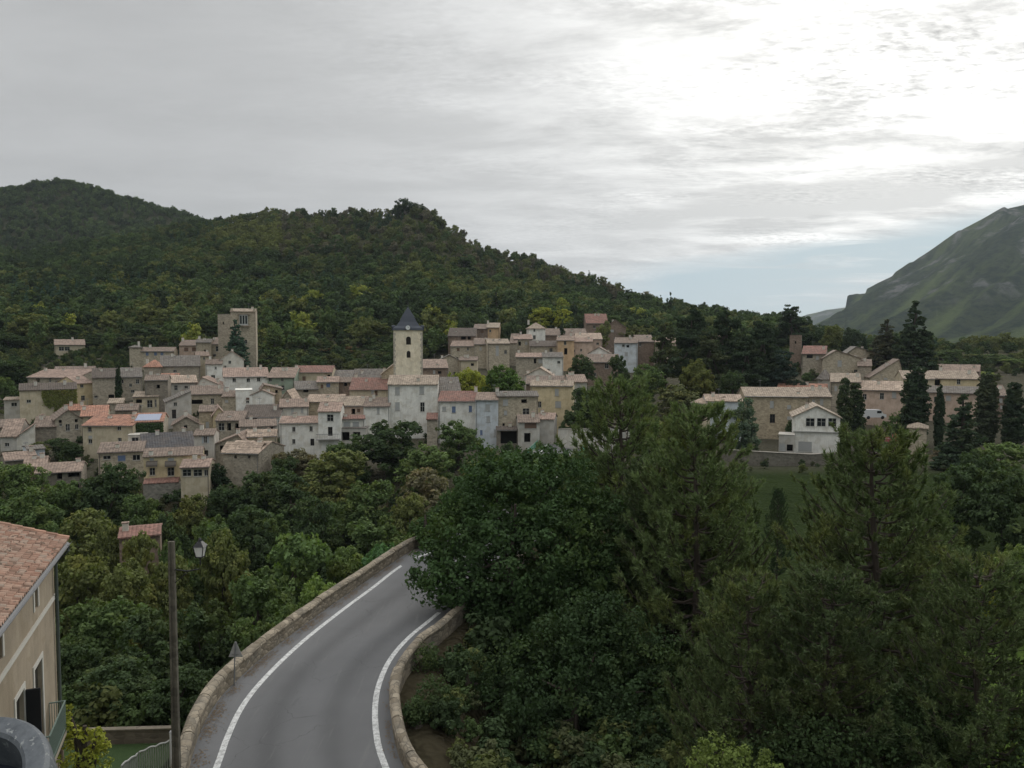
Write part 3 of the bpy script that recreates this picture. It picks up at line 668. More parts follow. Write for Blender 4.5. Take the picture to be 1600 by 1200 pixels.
# ---------------------------------------------------------------- woods on the hills: one mass
def forest():
    rg = np.random.default_rng(21); pts = []
    def fill(D0, D1, n, smin, smax, pxr=(-260, 1700), cond=None):
        u = rg.uniform(*pxr, n); D = np.sqrt(rg.uniform(D0 ** 2, D1 ** 2, n)); X = (u - 800) / FPX * D
        Z = ground_z(X, D)
        for x, y, z, s, q in zip(X, D, Z, rg.uniform(smin, smax, n), u):
            if cond is None or cond(q, y): pts.append((x, y, z, s))
    rdq = lambda q: ip(q, PX, RIDGE_D)
    fill(285, 350, 2300, .40, .95, (-260, 1260), lambda q, y: y < rdq(q) + 20)
    fill(340, 600, 10500, .28, .76, (-260, 1260), lambda q, y: y < rdq(q) + 25)
    fill(700, 960, 7500, .38, .85, (-300, 620))
    fill(300, 480, 500, .4, .8, (1260, 1700))
    pts = np.array(pts); n = len(pts)
    me = bpy.data.meshes.new('hillside_woods'); me.vertices.add(n); me.vertices.foreach_set('co', pts[:, :3].astype(np.float32).ravel())
    def at(nm, ty, val): a = me.attributes.new(nm, ty, 'POINT'); a.data.foreach_set('value' if ty != 'FLOAT_VECTOR' else 'vector', val)
    at('size', 'FLOAT', pts[:, 3].astype(np.float32)); at('turn', 'FLOAT', rg.uniform(0, 6.28, n).astype(np.float32))
    # kinds and colours come in drifts across the slope
    f1 = fbm(pts[:, 0] / 45, pts[:, 1] / 45, 3) + rg.normal(0, .10, n); f2 = fbm(pts[:, 0] / 70 + 40, pts[:, 1] / 70, 3) + rg.normal(0, .11, n)
    pxs = 800 + FPX * pts[:, 0] / pts[:, 1]
    kind = np.where((f2 > .17) & (rg.random(n) < .7), 4 + rg.integers(0, 2, n), rg.integers(0, 4, n)); at('kind', 'INT', kind.astype(np.int32))
    pal = np.array([DKG, MDG, OLV, (.066, .072, .024), (.058, .053, .036), BLU]) 
    idx = np.where(f1 < -.10, 0, np.where(f1 < .05, 1, np.where(f1 < .17, 2, 3))); idx = np.where(kind >= 4, 5, idx)
    hi = (pxs > 440) & (pts[:, 1] > 400) & (pts[:, 1] < 650); idx = np.where(hi & (rg.random(n) < .45), np.where(rg.random(n) < .6, 4, 2), idx)
    low = (pts[:, 1] < 430) & (pxs < 350); idx = np.where(low & (rg.random(n) < .12), 3, idx)
    col = pal[idx] * rg.uniform(.75, 1.2, (n, 1)); 
    far = pts[:, 1] > 650; col[far] = (np.array([MDG, DKG, LIT, MDG])[rg.integers(0, 4, n)] * rg.uniform(.8, 1.15, (n, 1)))[far]
    a = me.attributes.new('tint', 'FLOAT_VECTOR', 'POINT'); a.data.foreach_set('vector', col.astype(np.float32).ravel())
    thin = hi & (rg.random(n) < .6); sz = pts[:, 3] * np.where(thin, .45, 1); me.attributes['size'].data.foreach_set('value', sz.astype(np.float32))
    o = link(bpy.data.objects.new('hillside_woods', me)); tag(o, 'dense mixed woodland covering the hills above the village', 'woodland', kind='stuff')
    # material that reads the tint of each copy
    m, t, b = newmat('woodland_leaves')
    tn = t.add('ShaderNodeAttribute', attribute_name='tint', attribute_type='INSTANCER').outputs['Color']
    tone = t.add('ShaderNodeAttribute', attribute_name='tone').outputs['Fac']; k = t.math('ADD', 1.7, t.math('MULTIPLY', tone, 1.3))
    c = t.mix(1.0, tn, t.add('ShaderNodeCombineColor', i_0=k, i_1=k, i_2=k).outputs[0], 'MULTIPLY'); t.put(b.inputs['Base Color'], c); b.inputs['Specular IOR Level'].default_value = .1
    tl = t.add('ShaderNodeBsdfTranslucent', i_0=t.mix(1.0, c, (1.3, 1.5, .5), 'MULTIPLY'))
    out = [x for x in t.n if x.type == 'OUTPUT_MATERIAL'][0]; t.l.new(t.add('ShaderNodeMixShader', i_0=.18, i_1=b.outputs[0], i_2=tl.outputs[0]).outputs[0], out.inputs[0])
    col_ = bpy.data.collections.new('crown_kinds')
    for i in range(6):
        mm = proto('hill' if i < 4 else 'hillspruce', i % 4)[0].copy(); mm.materials.clear(); mm.materials.append(m)
        po = bpy.data.objects.new('crown_kind_%d' % i, mm); col_.objects.link(po)
    ng = bpy.data.node_groups.new('scatter', 'GeometryNodeTree')
    ng.interface.new_socket('Geometry', in_out='INPUT', socket_type='NodeSocketGeometry'); ng.interface.new_socket('Geometry', in_out='OUTPUT', socket_type='NodeSocketGeometry')
    s = NT(ng); gi = s.add('NodeGroupInput'); go = s.add('NodeGroupOutput')
    ci = s.add('GeometryNodeCollectionInfo'); ci.inputs[0].default_value = col_; ci.inputs['Separate Children'].default_value = True; ci.inputs['Reset Children'].default_value = True
    def na(nm, ty): x = s.add('GeometryNodeInputNamedAttribute', data_type=ty); x.inputs[0].default_value = nm; return x.outputs[0]
    inst = s.add('GeometryNodeInstanceOnPoints'); s.l.new(gi.outputs[0], inst.inputs['Points']); s.l.new(ci.outputs[0], inst.inputs['Instance'])
    inst.inputs['Pick Instance'].default_value = True; s.l.new(na('kind', 'INT'), inst.inputs['Instance Index'])
    s.l.new(s.add('ShaderNodeCombineXYZ', i_2=na('turn', 'FLOAT')).outputs[0], inst.inputs['Rotation'])
    s.l.new(s.add('ShaderNodeCombineXYZ', i_0=na('size', 'FLOAT'), i_1=na('size', 'FLOAT'), i_2=na('size', 'FLOAT')).outputs[0], inst.inputs['Scale'])
    s.l.new(inst.outputs[0], go.inputs[0])
    md = o.modifiers.new('scatter', 'NODES'); md.node_group = ng
    # low scrub and brambles: the valley floor, the bank, between the last houses and the wood
    P2 = []
    def low(n, x0, x1, D0, D1, s0, s1, ok):
        X = rg.uniform(x0, x1, n); D = rg.uniform(D0, D1, n); Z = ground_z(X, D); S = rg.uniform(s0, s1, n)
        dr = np.sqrt(((X[:, None] - CLx) ** 2 + (D[:, None] - CLy) ** 2).min(1))
        for x, y, z, q, d_ in zip(X, D, Z, S, dr):
            if (d_ > 4.4 + q * 5 or 66 < y < 132) and ok(800 + FPX * x / y, y, x): P2.append((x, y, z - q * 1.2, q))
    low(1500, -75, 3, 37, 116, .16, .40, lambda p, y, x: p > -80 and not (x < -11 and y < 40))
    low(1100, -5, 30, 24, 64, .10, .24, lambda p, y, x: p < 1150)
    low(500, -130, 60, 112, 172, .08, .20, lambda p, y, x: p > -80)
    low(2600, -190, 100, 205, 292, .22, .52, lambda p, y, x: p > -80 and y > dist_edge(p))
    low(1500, -160, -75, 196, 262, .12, .27, lambda p, y, x: p < 215)
    low(500, 50, 200, 205, 300, .2, .45, lambda p, y, x: p > 1000)
    P2 = np.array(P2); n2 = len(P2); m2 = bpy.data.meshes.new('undergrowth'); m2.vertices.add(n2); m2.vertices.foreach_set('co', P2[:, :3].astype(np.float32).ravel())
    for nm, ty, val in (('size', 'FLOAT', P2[:, 3].astype(np.float32)), ('turn', 'FLOAT', rg.uniform(0, 6.28, n2).astype(np.float32)), ('kind', 'INT', rg.integers(0, 4, n2).astype(np.int32))):
        a = m2.attributes.new(nm, ty, 'POINT'); a.data.foreach_set('value', val)
    pal2 = np.array([DKG, MDG, OLV, DKG, (.04, .045, .022)]); c2 = pal2[rg.integers(0, 5, n2)] * rg.uniform(.7, 1.15, (n2, 1))
    a = m2.attributes.new('tint', 'FLOAT_VECTOR', 'POINT'); a.data.foreach_set('vector', c2.astype(np.float32).ravel())
    o2 = link(bpy.data.objects.new('undergrowth', m2)); tag(o2, 'tangled scrub and brambles covering the valley floor and banks', 'undergrowth', kind='stuff')
    md = o2.modifiers.new('scatter', 'NODES'); md.node_group = ng
def dist_edge(p): return float(np.interp(p, [-100, 35, 60, 200, 210, 400, 410, 600, 700, 950, 1250, 1700], [182, 184, 262, 262, 244, 240, 212, 212, 262, 275, 238, 230]))
forest()
# ================================================================ houses
def dist_for(px, yb):                  # ground distance where the slope is seen at that pixel
    best = 150
    for D in np.arange(108, 335, 1.0):
        z = base_z(px, D)
        if 537.1 + FPX * (CAMZ - z) / D <= yb: return D
    return 330.0
def clampf(v, a, b): return max(a, min(b, v))
WC = {  # walls
 'grey': ('s', (.31, .28, .23)), 'dgrey': ('s', (.205, .185, .155)), 'cream': ('r', (.47, .42, .32)), 'yellow': ('r', (.56, .48, .32)), 'white': ('r', (.68, .675, .65)),
 'stone': ('s', (.37, .33, .26)), 'pink': ('r', (.47, .37, .31)), 'green': ('r', (.26, .32, .26)), 'tan': ('s', (.36, .31, .23)), 'orange': ('r', (.50, .36, .23)),
 'lgrey': ('r', (.42, .41, .385)), 'blue': ('r', (.50, .55, .60)), 'brown': ('s', (.20, .155, .125)), 'pale': ('r', (.55, .54, .50))}
RC = {'brown': (.26, .20, .16), 'pinkb': (.35, .26, .205), 'red': (.28, .145, .115), 'orange': (.47, .235, .16), 'pale': (.50, .385, .295), 'grey': (.19, .175, .155), 'dark': (.115, .095, .08),
      'rose': (.42, .30, .24), 'sand': (.42, .34, .26), 'slate': (.075, .078, .085)}
def wallm(k): a, c = WC[k]; c = (min(.8, c[0] * 1.2), min(.78, c[1] * 1.16), min(.74, c[2] * 1.1)); return render_mat(c) if a == 'r' else stone_mat(c)
SHUT = {'s': (.40, .40, .385), 'b': (.14, .19, .30), 'g': (.12, .17, .14), 'n': (.16, .10, .07)}
def window_parts(root, x, z, w, h, ty, dep=.16):
    """opening whose outer face is at y = 0; x centre, z bottom"""
    x0, x1, z0, z1 = x - w / 2, x + w / 2, z, z + h
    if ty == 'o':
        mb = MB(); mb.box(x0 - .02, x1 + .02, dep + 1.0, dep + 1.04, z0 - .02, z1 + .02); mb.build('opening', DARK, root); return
    if ty in 'sb gn'.replace(' ', '') and ty != 'o':
        mt = plain('shutter_paint_' + ty, SHUT[ty], .7); mb = MB(); mb.box(x0 + .01, x1 - .01, .05, .10, z0 + .02, z1 - .01)
        k = z0 + .1
        while k < z1 - .05: mb.box(x0 + .06, x - .03, .035, .05, k, k + .04); mb.box(x + .03, x1 - .06, .035, .05, k, k + .04); k += .13
        mb.build('shutter', mt, root)
        mb = MB(); mb.box(x0 - .12, x1 + .12, -.07, .02, z0 - .08, z0 - .005); mb.build('sill', plain('sill_stone', (.36, .34, .30)), root); return
    fr = MB(); t = .06
    fr.box(x0, x0 + t, dep - .04, dep + .03, z0, z1); fr.box(x1 - t, x1, dep - .04, dep + .03, z0, z1)
    fr.box(x0 + t, x1 - t, dep - .04, dep + .03, z0, z0 + t); fr.box(x0 + t, x1 - t, dep - .04, dep + .03, z1 - t, z1)
    fr.box(x - .03, x + .03, dep - .035, dep + .025, z0 + t, z1 - t)
    if h > 1.0: fr.box(x0 + t, x - .03, dep - .03, dep + .02, z0 + h * .55, z0 + h * .55 + .04); fr.box(x + .03, x1 - t, dep - .03, dep + .02, z0 + h * .55, z0 + h * .55 + .04)
    nm = 'door' if ty == 'd' else 'window'
    f = fr.build(nm, WOODW if ty in 'wx' else plain('dark_wood', (.07, .055, .045)), root)
    p = MB(); p.box(x0 + .01, x1 - .01, dep, dep + .02, z0 + .01, z1 - .01); p.build('pane', glass_mat(), f)
    if ty != 'd':
        s = MB(); s.box(x0 - .1, x1 + .1, -.06, .03, z0 - .08, z0 - .005); s.build('sill', plain('sill_stone', (.36, .34, .30)), f)
    if ty == 'x':
        for sx in (x0 - w * .5 - .03, x1 + .03):
            s = MB(); s.box(sx, sx + w * .5, -.05, -.005, z0, z1); s.build('shutter', plain('shutter_grey', (.33, .36, .38), .7), f)
def front_face(mb, W, zb, zt, wins, y=0.0, dep=.18):
    xs = sorted({-W / 2, W / 2} | {clampf(v, -W / 2, W / 2) for (x, z, w, h, _) in wins for v in (x - w / 2, x + w / 2)})
    zs = sorted({zb, zt} | {clampf(v, zb, zt) for (x, z, w, h, _) in wins for v in (z, z + h)})
    for a, b in zip(xs, xs[1:]):
        for c, d in zip(zs, zs[1:]):
            mx, mz = (a + b) / 2, (c + d) / 2
            if any(abs(mx - x) < w / 2 and z < mz < z + h for (x, z, w, h, _) in wins): continue
            mb.poly((a, y, c), (b, y, c), (b, y, d), (a, y, d))
    for (x, z, w, h, ty) in wins:
        dd = 1.0 + dep if ty == 'o' else dep
        x0, x1, z0, z1 = x - w / 2, x + w / 2, z, z + h
        mb.poly((x0, y, z0), (x0, y + dd, z0), (x0, y + dd, z1), (x0, y, z1)); mb.poly((x1, y, z0), (x1, y, z1), (x1, y + dd, z1), (x1, y + dd, z0))
        mb.poly((x0, y, z1), (x0, y + dd, z1), (x1, y + dd, z1), (x1, y, z1)); mb.poly((x0, y, z0), (x1, y, z0), (x1, y + dd, z0), (x0, y + dd, z0))
def house(x0, x1, ye, yb, label, wall='stone', roofc='brown', roof='side', yr=None, wins=(), D=None, skew=None, dep=None, f=.5, chim=(), name='village_house', ov=.35, cat='house', extra=None):
    xc = (x0 + x1) / 2
    Dy = float(dist_for(xc, yb)) + 1
    D = Dy if D is None else min(D, max(Dy, D - 22)) if D > 105 else D
    HR = random.Random(int(x0 * 7 + ye * 13))
    if skew is None: skew = (-.7 * (xc - 800) / FPX + HR.uniform(-.13, .13)) * (x1 - x0) / FPX * D
    A = P(x0, ye, D - skew / 2); B = P(x1, ye, D + skew / 2); ze = (A.z + B.z) / 2
    d = Vector((B.x - A.x, B.y - A.y)); W = d.length; ang = math.atan2(d.y, d.x); nx, ny = -d.y / W, d.x / W
    mid = (A + B) / 2
    def fpix(px, py):                  # facade coordinates of a pixel
        r = ray(px, py); den = r.x * nx + r.y * ny; tt = (mid.x * nx + mid.y * ny) / den
        p = Vector((r.x * tt, r.y * tt, CAMZ + r.z * tt))
        return (p.x - mid.x) * d.x / W + (p.y - mid.y) * d.y / W, p.z
    dd = dep or 8.0
    cor = [gz(mid.x + a * d.x / W + b * nx, mid.y + a * d.y / W + b * ny) for a in (-W / 2, W / 2) for b in (0, dd)]
    zb = min(min(cor) - .4, fpix(xc, yb)[1] - .5)
    root = empty(name, (mid.x, mid.y, zb), ang); tag(root, label, cat)
    H = ze - zb
    wl = []
    for wn in wins:
        px, py, pw, ph = wn[:4]; ty = wn[4] if len(wn) > 4 else 'w'
        X, Z = fpix(px, py); k = D / FPX; w_, h_ = max(.45, pw * k), max(.5, ph * k)
        X = clampf(X, -W / 2 + w_ / 2 + .1, W / 2 - w_ / 2 - .1); Z = clampf(Z - zb - h_ / 2, .05, H - h_ - .06)
        wl.append((X, Z, w_, h_, ty))
    if len(wins) < 2 and W > 4.5 and H > 2.2 and roof != 'flat':
        for j in range(HR.choice((1, 2, 2, 3))):
            wl.append((HR.uniform(-W / 2 + .8, W / 2 - .8), H - HR.choice((1.3, 1.5, 1.7)) if H < 4.5 or j % 2 == 0 else H - HR.uniform(3.6, 4.2), HR.choice((.6, .8, .9)), HR.choice((.7, .95, 1.1)), HR.choice('wwosnw')))
    # keep openings apart
    keep = []
    for q in wl:
        if all(abs(q[0] - p[0]) > (q[2] + p[2]) / 2 + .05 or abs(q[1] + q[3] / 2 - p[1] - p[3] / 2) > (q[3] + p[3]) / 2 + .05 for p in keep): keep.append(q)
    wl = keep; s = .3; wm = wallm(wall); rm = wm if roofc == 'same' else tile_mat(RC[roofc])
    body = MB(); rf = MB(); th = .16; W2 = W / 2
    ang_top = (yr if yr is not None else ye - 6)
    if roof in ('side', 'hip', 'mono'):
        kk = (ang_top - 537.1) / FPX; den = s + kk
        h = ((CAMZ - kk * D) - ze) / den if den > .03 else 99
        h = clampf(h, 2.4, dep / (1 if roof == 'mono' else 2) if dep else 6.5)
        zr = P(xc, ang_top, D + h).z; s = clampf((zr - ze) / h, .12, .95); zr = H + s * h
        dp = h if roof == 'mono' else 2 * h
        front_face(body, W, 0, H, wl)
        body.poly((W2, 0, 0), (W2, dp, 0), (W2, dp, zr if roof == 'mono' else H), (W2, 0, H)) if roof != 'side' else body.poly((W2, 0, 0), (W2, dp, 0), (W2, dp, H), (W2, h, zr), (W2, 0, H))
        body.poly((-W2, 0, 0), (-W2, 0, H), (-W2, dp, zr if roof == 'mono' else H), (-W2, dp, 0)) if roof != 'side' else body.poly((-W2, 0, 0), (-W2, 0, H), (-W2, h, zr), (-W2, dp, H), (-W2, dp, 0))
        body.poly((W2, dp, 0), (-W2, dp, 0), (-W2, dp, zr if roof == 'mono' else H), (W2, dp, zr if roof == 'mono' else H))
        o = .12; zt = th + .02; e = H - s * ov + zt
        if roof == 'side':
            rf.slab([(-W2 - o, -ov, e), (W2 + o, -ov, e), (W2 + o, h, zr + zt), (-W2 - o, h, zr + zt)], th)
            rf.slab([(W2 + o, dp + ov, e), (-W2 - o, dp + ov, e), (-W2 - o, h + .002, zr + zt), (W2 + o, h + .002, zr + zt)], th)
        elif roof == 'mono': rf.slab([(-W2 - o, -ov, e), (W2 + o, -ov, e), (W2 + o, dp + .1, zr + zt), (-W2 - o, dp + .1, zr + zt)], th)
        else:
            q = min(h, W2 * .92); R1, R2 = (-W2 + q, h, zr + zt), (W2 - q, h, zr + zt); c = [(-W2 - ov, -ov, e), (W2 + ov, -ov, e), (W2 + ov, dp + ov, e), (-W2 - ov, dp + ov, e)]
            for pg in ([c[0], c[1], R2, R1], [c[2], c[3], R1, R2], [c[1], c[2], R2], [c[3], c[0], R1]): rf.slab(pg, th)
        ridge = lambda x, fy: (x, h * fy, H + s * h * fy + zt)
    elif roof == 'gable':
        dp = dep or 8.5; xa = -W2 + W * f; zr = max(H + .25, fpix(x0 + (x1 - x0) * f, ang_top)[1] - zb); front_face(body, W, 0, H, wl)
        body.poly((-W2, 0, H), (W2, 0, H), (xa, 0, zr)) if 0 < f < 1 else body.poly((-W2, 0, H), (W2, 0, H), (xa, 0, zr))
        body.poly((W2, dp, 0), (-W2, dp, 0), (-W2, dp, H if f > 0 else zr), *(() if f in (0, 1) else ((xa, dp, zr),)), (W2, dp, H if f < 1 else zr))
        body.poly((W2, 0, 0), (W2, dp, 0), (W2, dp, H if f < 1 else zr), (W2, 0, H if f < 1 else zr)); body.poly((-W2, 0, 0), (-W2, 0, H if f > 0 else zr), (-W2, dp, H if f > 0 else zr), (-W2, dp, 0))
        zt = th + .02; o = .3
        if f > 0: sl = (zr - H) / (xa + W2); rf.slab([(-W2 - ov, -o, H - sl * ov + zt), (xa, -o, zr + zt), (xa, dp + o, zr + zt), (-W2 - ov, dp + o, H - sl * ov + zt)], th)
        if f < 1: sl = (zr - H) / (W2 - xa); rf.slab([(xa + .002, -o, zr + zt), (W2 + ov, -o, H - sl * ov + zt), (W2 + ov, dp + o, H - sl * ov + zt), (xa + .002, dp + o, zr + zt)], th)
        ridge = lambda x, fy: (x, dp * .3 * fy + .5, H + (zr - H) * (1 - abs(x - xa) / max(W2 + abs(xa), .1)) + zt)
    else:
        dp = dep or 7.0; front_face(body, W, 0, H, wl)
        body.poly((W2, 0, 0), (W2, dp, 0), (W2, dp, H), (W2, 0, H)); body.poly((-W2, 0, 0), (-W2, 0, H), (-W2, dp, H), (-W2, dp, 0)); body.poly((W2, dp, 0), (-W2, dp, 0), (-W2, dp, H), (W2, dp, H))
        rf.slab([(-W2 - .08, -.08, H + .12), (W2 + .08, -.08, H + .12), (W2 + .08, dp + .08, H + .12), (-W2 - .08, dp + .08, H + .12)], .1)
        ridge = lambda x, fy: (x, dp * .5, H + .1)
    body.build('wall', wm, root)
    if roof == 'side' or roof == 'hip' or roof == 'mono':
        ro = rf.build('roof', rm, root)
    else:
        ro = rf.build('roof', rm, root)
    for q in wl: window_parts(root, *q)
    chim = list(chim)
    if not chim and roof != 'flat' and W > 3: chim = [(HR.uniform(-.85, .85), HR.uniform(.5, 1.0), HR.uniform(.35, .9)) for _ in range(HR.choice((1, 1, 2)) if roof != 'gable' else 1)]
    if HR.random() < .45 and W > 4 and roof in ('side', 'hip'):
        p = ridge(HR.uniform(-.7, .7) * W2, .9); mb = MB(); mb.tube([(p[0], p[1], p[2] - .2), (p[0], p[1], p[2] + 1.6)], .03, 5)
        for k_ in range(4): mb.box(p[0] - .35, p[0] + .35, p[1] - .5 + k_ * .25, p[1] - .48 + k_ * .25, p[2] + 1.45, p[2] + 1.48)
        mb.box(p[0] - .015, p[0] + .015, p[1] - .55, p[1] + .35, p[2] + 1.42, p[2] + 1.45); mb.build('aerial', plain('aerial_metal', (.2, .2, .2), .5), ro)
    if extra is None and roof in ('side', 'mono') and W > 4:
        sx = HR.choice((-1, 1)); mb = MB(); mb.tube([(-W2 - .08, -ov - .05, H - s * ov + .05), (W2 + .08, -ov - .05, H - s * ov + .05)], .06, 6); mb.tube([(sx * (W2 - .2), -ov - .05, H - s * ov), (sx * (W2 - .2), -.08, H - .45), (sx * (W2 - .2), -.08, .3)], .045, 6); mb.build('gutter', plain('zinc_' + str(HR.choice((1, 2))), HR.choice(((.2, .19, .18), (.12, .10, .09))), .5), root)
    for c_ in chim:
        x, fy, hh = (c_ + (1.0,))[:3] if len(c_) < 3 else c_
        p = ridge(x * W2, fy); mb = MB(); mb.box(p[0] - .3, p[0] + .3, p[1] - .25, p[1] + .25, p[2] - .5, p[2] + hh); mb.build('chimney', wallm('pale' if len(c_) < 4 else 'stone'), ro)
        mb = MB(); mb.box(p[0] - .36, p[0] + .36, p[1] - .31, p[1] + .31, p[2] + hh, p[2] + hh + .09); mb.build('chimney_cap', tile_mat(RC['rose']), ro)
    if extra: extra(root, W, H, dp, fpix, zb, D, wm, rm)
    return root
Hs = house
def gut(root, W, H, *a):
    mb = MB(); mb.tube([(-W / 2 - .1, -.42, H + .02), (W / 2 + .1, -.42, H + .02)], .07, 6); mb.tube([(W / 2 - .15, -.08, H - .05), (W / 2 - .15, -.08, .4)], .05, 6); mb.build('gutter', plain('zinc', (.22, .22, .22), .5), root)
# ------------- far left, upper rows
Hs(85, 133, 539, 556, 'small cream house with brown roof alone among trees above far left rooftops', 'cream', 'pinkb', 'side', 531, [(96, 545, 7, 6), (105, 545, 7, 6)], chim=[(.2, .8)])
Hs(202, 221, 543, 575, 'square grey stone wing with small roof at the left end of the long upper house', 'stone', 'grey', 'hip', 540, D=226, chim=[(.6, 1.2)])
Hs(220, 272, 549, 577, 'long low stone house with three blue-shuttered windows below the woods', 'stone', 'brown', 'side', 543, [(230, 553, 4, 5, 'b'), (243, 553, 4, 5, 'b'), (253, 553, 4, 5, 'b'), (256, 565, 4, 4)], D=228)
Hs(280, 309, 540, 562, 'pink house with two red-brown shuttered windows left of the tower', 'pink', 'brown', 'side', 532, [(291, 546, 6, 6, 'n'), (303, 546, 6, 6, 'n')], D=236, chim=[(-.9, .8)])
Hs(306, 330, 535, 562, 'narrow grey flat-fronted house between the pink house and the round-windowed one', 'stone', 'grey', 'side', 530, [(320, 549, 3, 5, 'o')], D=232)
Hs(329, 356, 538, 560, 'small stone house with an arched window beside the dark fir below the tower', 'stone', 'brown', 'side', 528, [(341, 545, 8, 8)], D=234)
# the tower house
def tower_extra(root, W, H, dp, fpix, zb, D, wm, rm):
    X, Z = fpix(381, 500); Z -= zb
    mb = MB(); mb.box(X - 1.1, X + 1.1, -.9, -.002, Z - 1.5, Z + 1.5); mb.build('bay', plain('bay_white', (.42, .42, .40)), root)
    mb = MB(); mb.box(X - 1.6, X + 1.7, -1.1, -.003, Z + 1.5, Z + 1.75); mb.build('bay_cornice', stone_mat((.33, .27, .22)), root); mb = MB(); mb.box(X - 1.2, X + 1.5, -1.0, -.004, Z - 1.8, Z - 1.52); mb.build('bay_sill', stone_mat((.33, .27, .22)), root)
    for k in (-.72, 0, .72):
        mb = MB(); mb.box(X + k - .24, X + k + .24, -.93, -.905, Z - 1.1, Z + 1.2); mb.build('bay_pane', glass_mat(), root)
    for i in range(int(H / .55)):
        pass
    mb = MB()
    for i in range(int(H / .5)):
        a = .35 if i % 2 else .22; mb.box(W / 2 - a, W / 2 + .04, -.04, .3, i * .5, i * .5 + .42)
    mb.build('corner_stonework', stone_mat((.40, .33, .26)), root)
    for sx in (-1, 1):
        for k in range(2): mb = MB(); mb.box(sx * (W / 2 - .35) - .3, sx * (W / 2 - .35) + .3, .1 + k * 4, .7 + k * 4, H + .1, H + 1.0); mb.build('merlon', wm, root)
Hs(360, 399, 487, 590, 'tall square medieval tower house with white bay window near the top', 'stone', 'sand', 'side', 483, [(372, 527, 4, 6), (384, 534, 4, 6), (376, 556, 4, 5)], D=226, dep=6, skew=1.6, name='tower_house', extra=tower_extra, cat='tower')
Hs(340, 361, 491, 560, 'blank stone wing standing against the left side of the square tower', 'grey', 'grey', 'flat', wins=[(349, 505, 2, 4, 'o')], D=229, dep=6, name='tower_wing')
Hs(250, 313, 572, 606, 'broad plain stone building under the long upper house, orange strip of roof on it', 'grey', 'grey', 'side', 556, [], D=214)
Hs(276, 302, 573, 590, 'little white annexe with red tiled roof on the broad stone building', 'pale', 'orange', 'side', 564, [(295, 580, 5, 4, 'o')], D=209, dep=6)
Hs(306, 327, 556, 590, 'narrow cream house with red roof edge below the pink house', 'cream', 'pinkb', 'side', 550, [(319, 560, 3, 4)], D=216)
Hs(343, 381, 562, 590, 'pale gabled house just below the tower with small upper window', 'pale', 'pale', 'gable', 549, [(359, 566, 4, 5), (352, 573, 3, 4)], D=208)
Hs(321, 347, 569, 600, 'white house with brown roof left of the pale gabled house', 'white', 'brown', 'side', 562, [(333, 590, 6, 8), (337, 575, 3, 4)], D=204)
Hs(225, 250, 573, 606, 'round-cornered stone house with bright orange pyramid roof', 'grey', 'orange', 'hip', 563, [], D=200, dep=6)
# ------------- left block
Hs(144, 184, 590, 636, 'left half of the large plain grey building behind the lone cypress', 'grey', 'dark', 'side', 576, [(150, 620, 5, 4), (174, 621, 8, 9, 'o')], D=196)
Hs(184, 222, 589, 628, 'right half of the large plain grey building right of the lone cypress', 'grey', 'grey', 'side', 575, [(204, 602, 4, 5)], D=198)
Hs(82, 146, 588, 610, 'long dark-roofed building behind the orange hipped roof on the left', 'brown', 'brown', 'side', 573, [], D=206, chim=[(.5, .9)])
Hs(43, 121, 590, 615, 'wide house under orange hipped roof with two small attic windows, far left', 'grey', 'rose', 'side', 578, [(59, 592, 7, 7, 'o'), (78, 592, 4, 7), (88, 597, 4, 4)], D=190, skew=-3)
Hs(120, 145, 599, 636, 'cream end house with orange tiled roof left of the big grey building', 'yellow', 'rose', 'side', 588, [(128, 603, 5, 5), (130, 622, 6, 8)], D=187, skew=3)
def ivy_extra(root, W, H, dp, fpix, zb, D, wm, rm):
    rg = np.random.default_rng(4); n = 5200; X = rg.uniform(-.12, .5, n) * W; Z = rg.uniform(.1, 1, n) * H * 1.0
    k = (fbm(X / 3, Z / 3, 3) + (Z / H - .62) * .75 + (X / W) * .5) > 0; X = X[k]; Z = Z[k]
    V, F, tn = leaf_quads(np.stack([X, np.full(len(X), -.12) - rg.random(len(X)) * .25, Z], 1), np.tile([0, -1, .2], (len(X), 1)), .17, rg)
    o = link(bpy.data.objects.new('ivy', np_mesh('ivy', V, F, LEAF, tn))); o.parent = root; o.color = (.065, .07, .022, 1)
Hs(30, 120, 609, 662, 'cream house half covered in ivy below the orange hipped roof', 'cream', 'dark', 'side', 599, [(45, 627, 6, 5), (75, 629, 6, 10, 'd'), (95, 627, 7, 8), (74, 613, 5, 4)], D=172, extra=ivy_extra)
Hs(6, 31, 625, 662, 'low white annexe at the far left end of the ivy covered house', 'lgrey', 'sand', 'mono', 621, [(22, 632, 8, 6)], D=170, dep=5)
Hs(208, 248, 620, 650, 'cream loggia house with pale columns and pale roof in the left of the village', 'cream', 'sand', 'side', 612, [(217, 627, 9, 6, 'o'), (234, 631, 8, 12), (243, 630, 3, 12)], D=168)
Hs(168, 192, 630, 660, 'little stone shed with pale slab roof left of the loggia house', 'grey', 'sand', 'mono', 623, [], D=172, dep=5)
Hs(180, 215, 641, 662, 'rough stone house front under a jumble of roofs behind the solar panel house', 'dgrey', 'brown', 'side', 632, [(198, 650, 5, 6)], D=160)
Hs(226, 262, 594, 655, 'tall dark stone house with small window right of the orange pyramid roof', 'dgrey', 'brown', 'side', 586, [(247, 604, 5, 6, 'o')], D=184)
Hs(250, 278, 594, 612, 'house with bright orange patched roof behind the cream-grey house', 'stone', 'orange', 'side', 584, [], D=190)
Hs(262, 308, 598, 626, 'cream-grey house with pale sloping roof in the middle of the left village', 'lgrey', 'pale', 'side', 587, [(275, 606, 5, 8), (291, 605, 5, 4)], D=182)
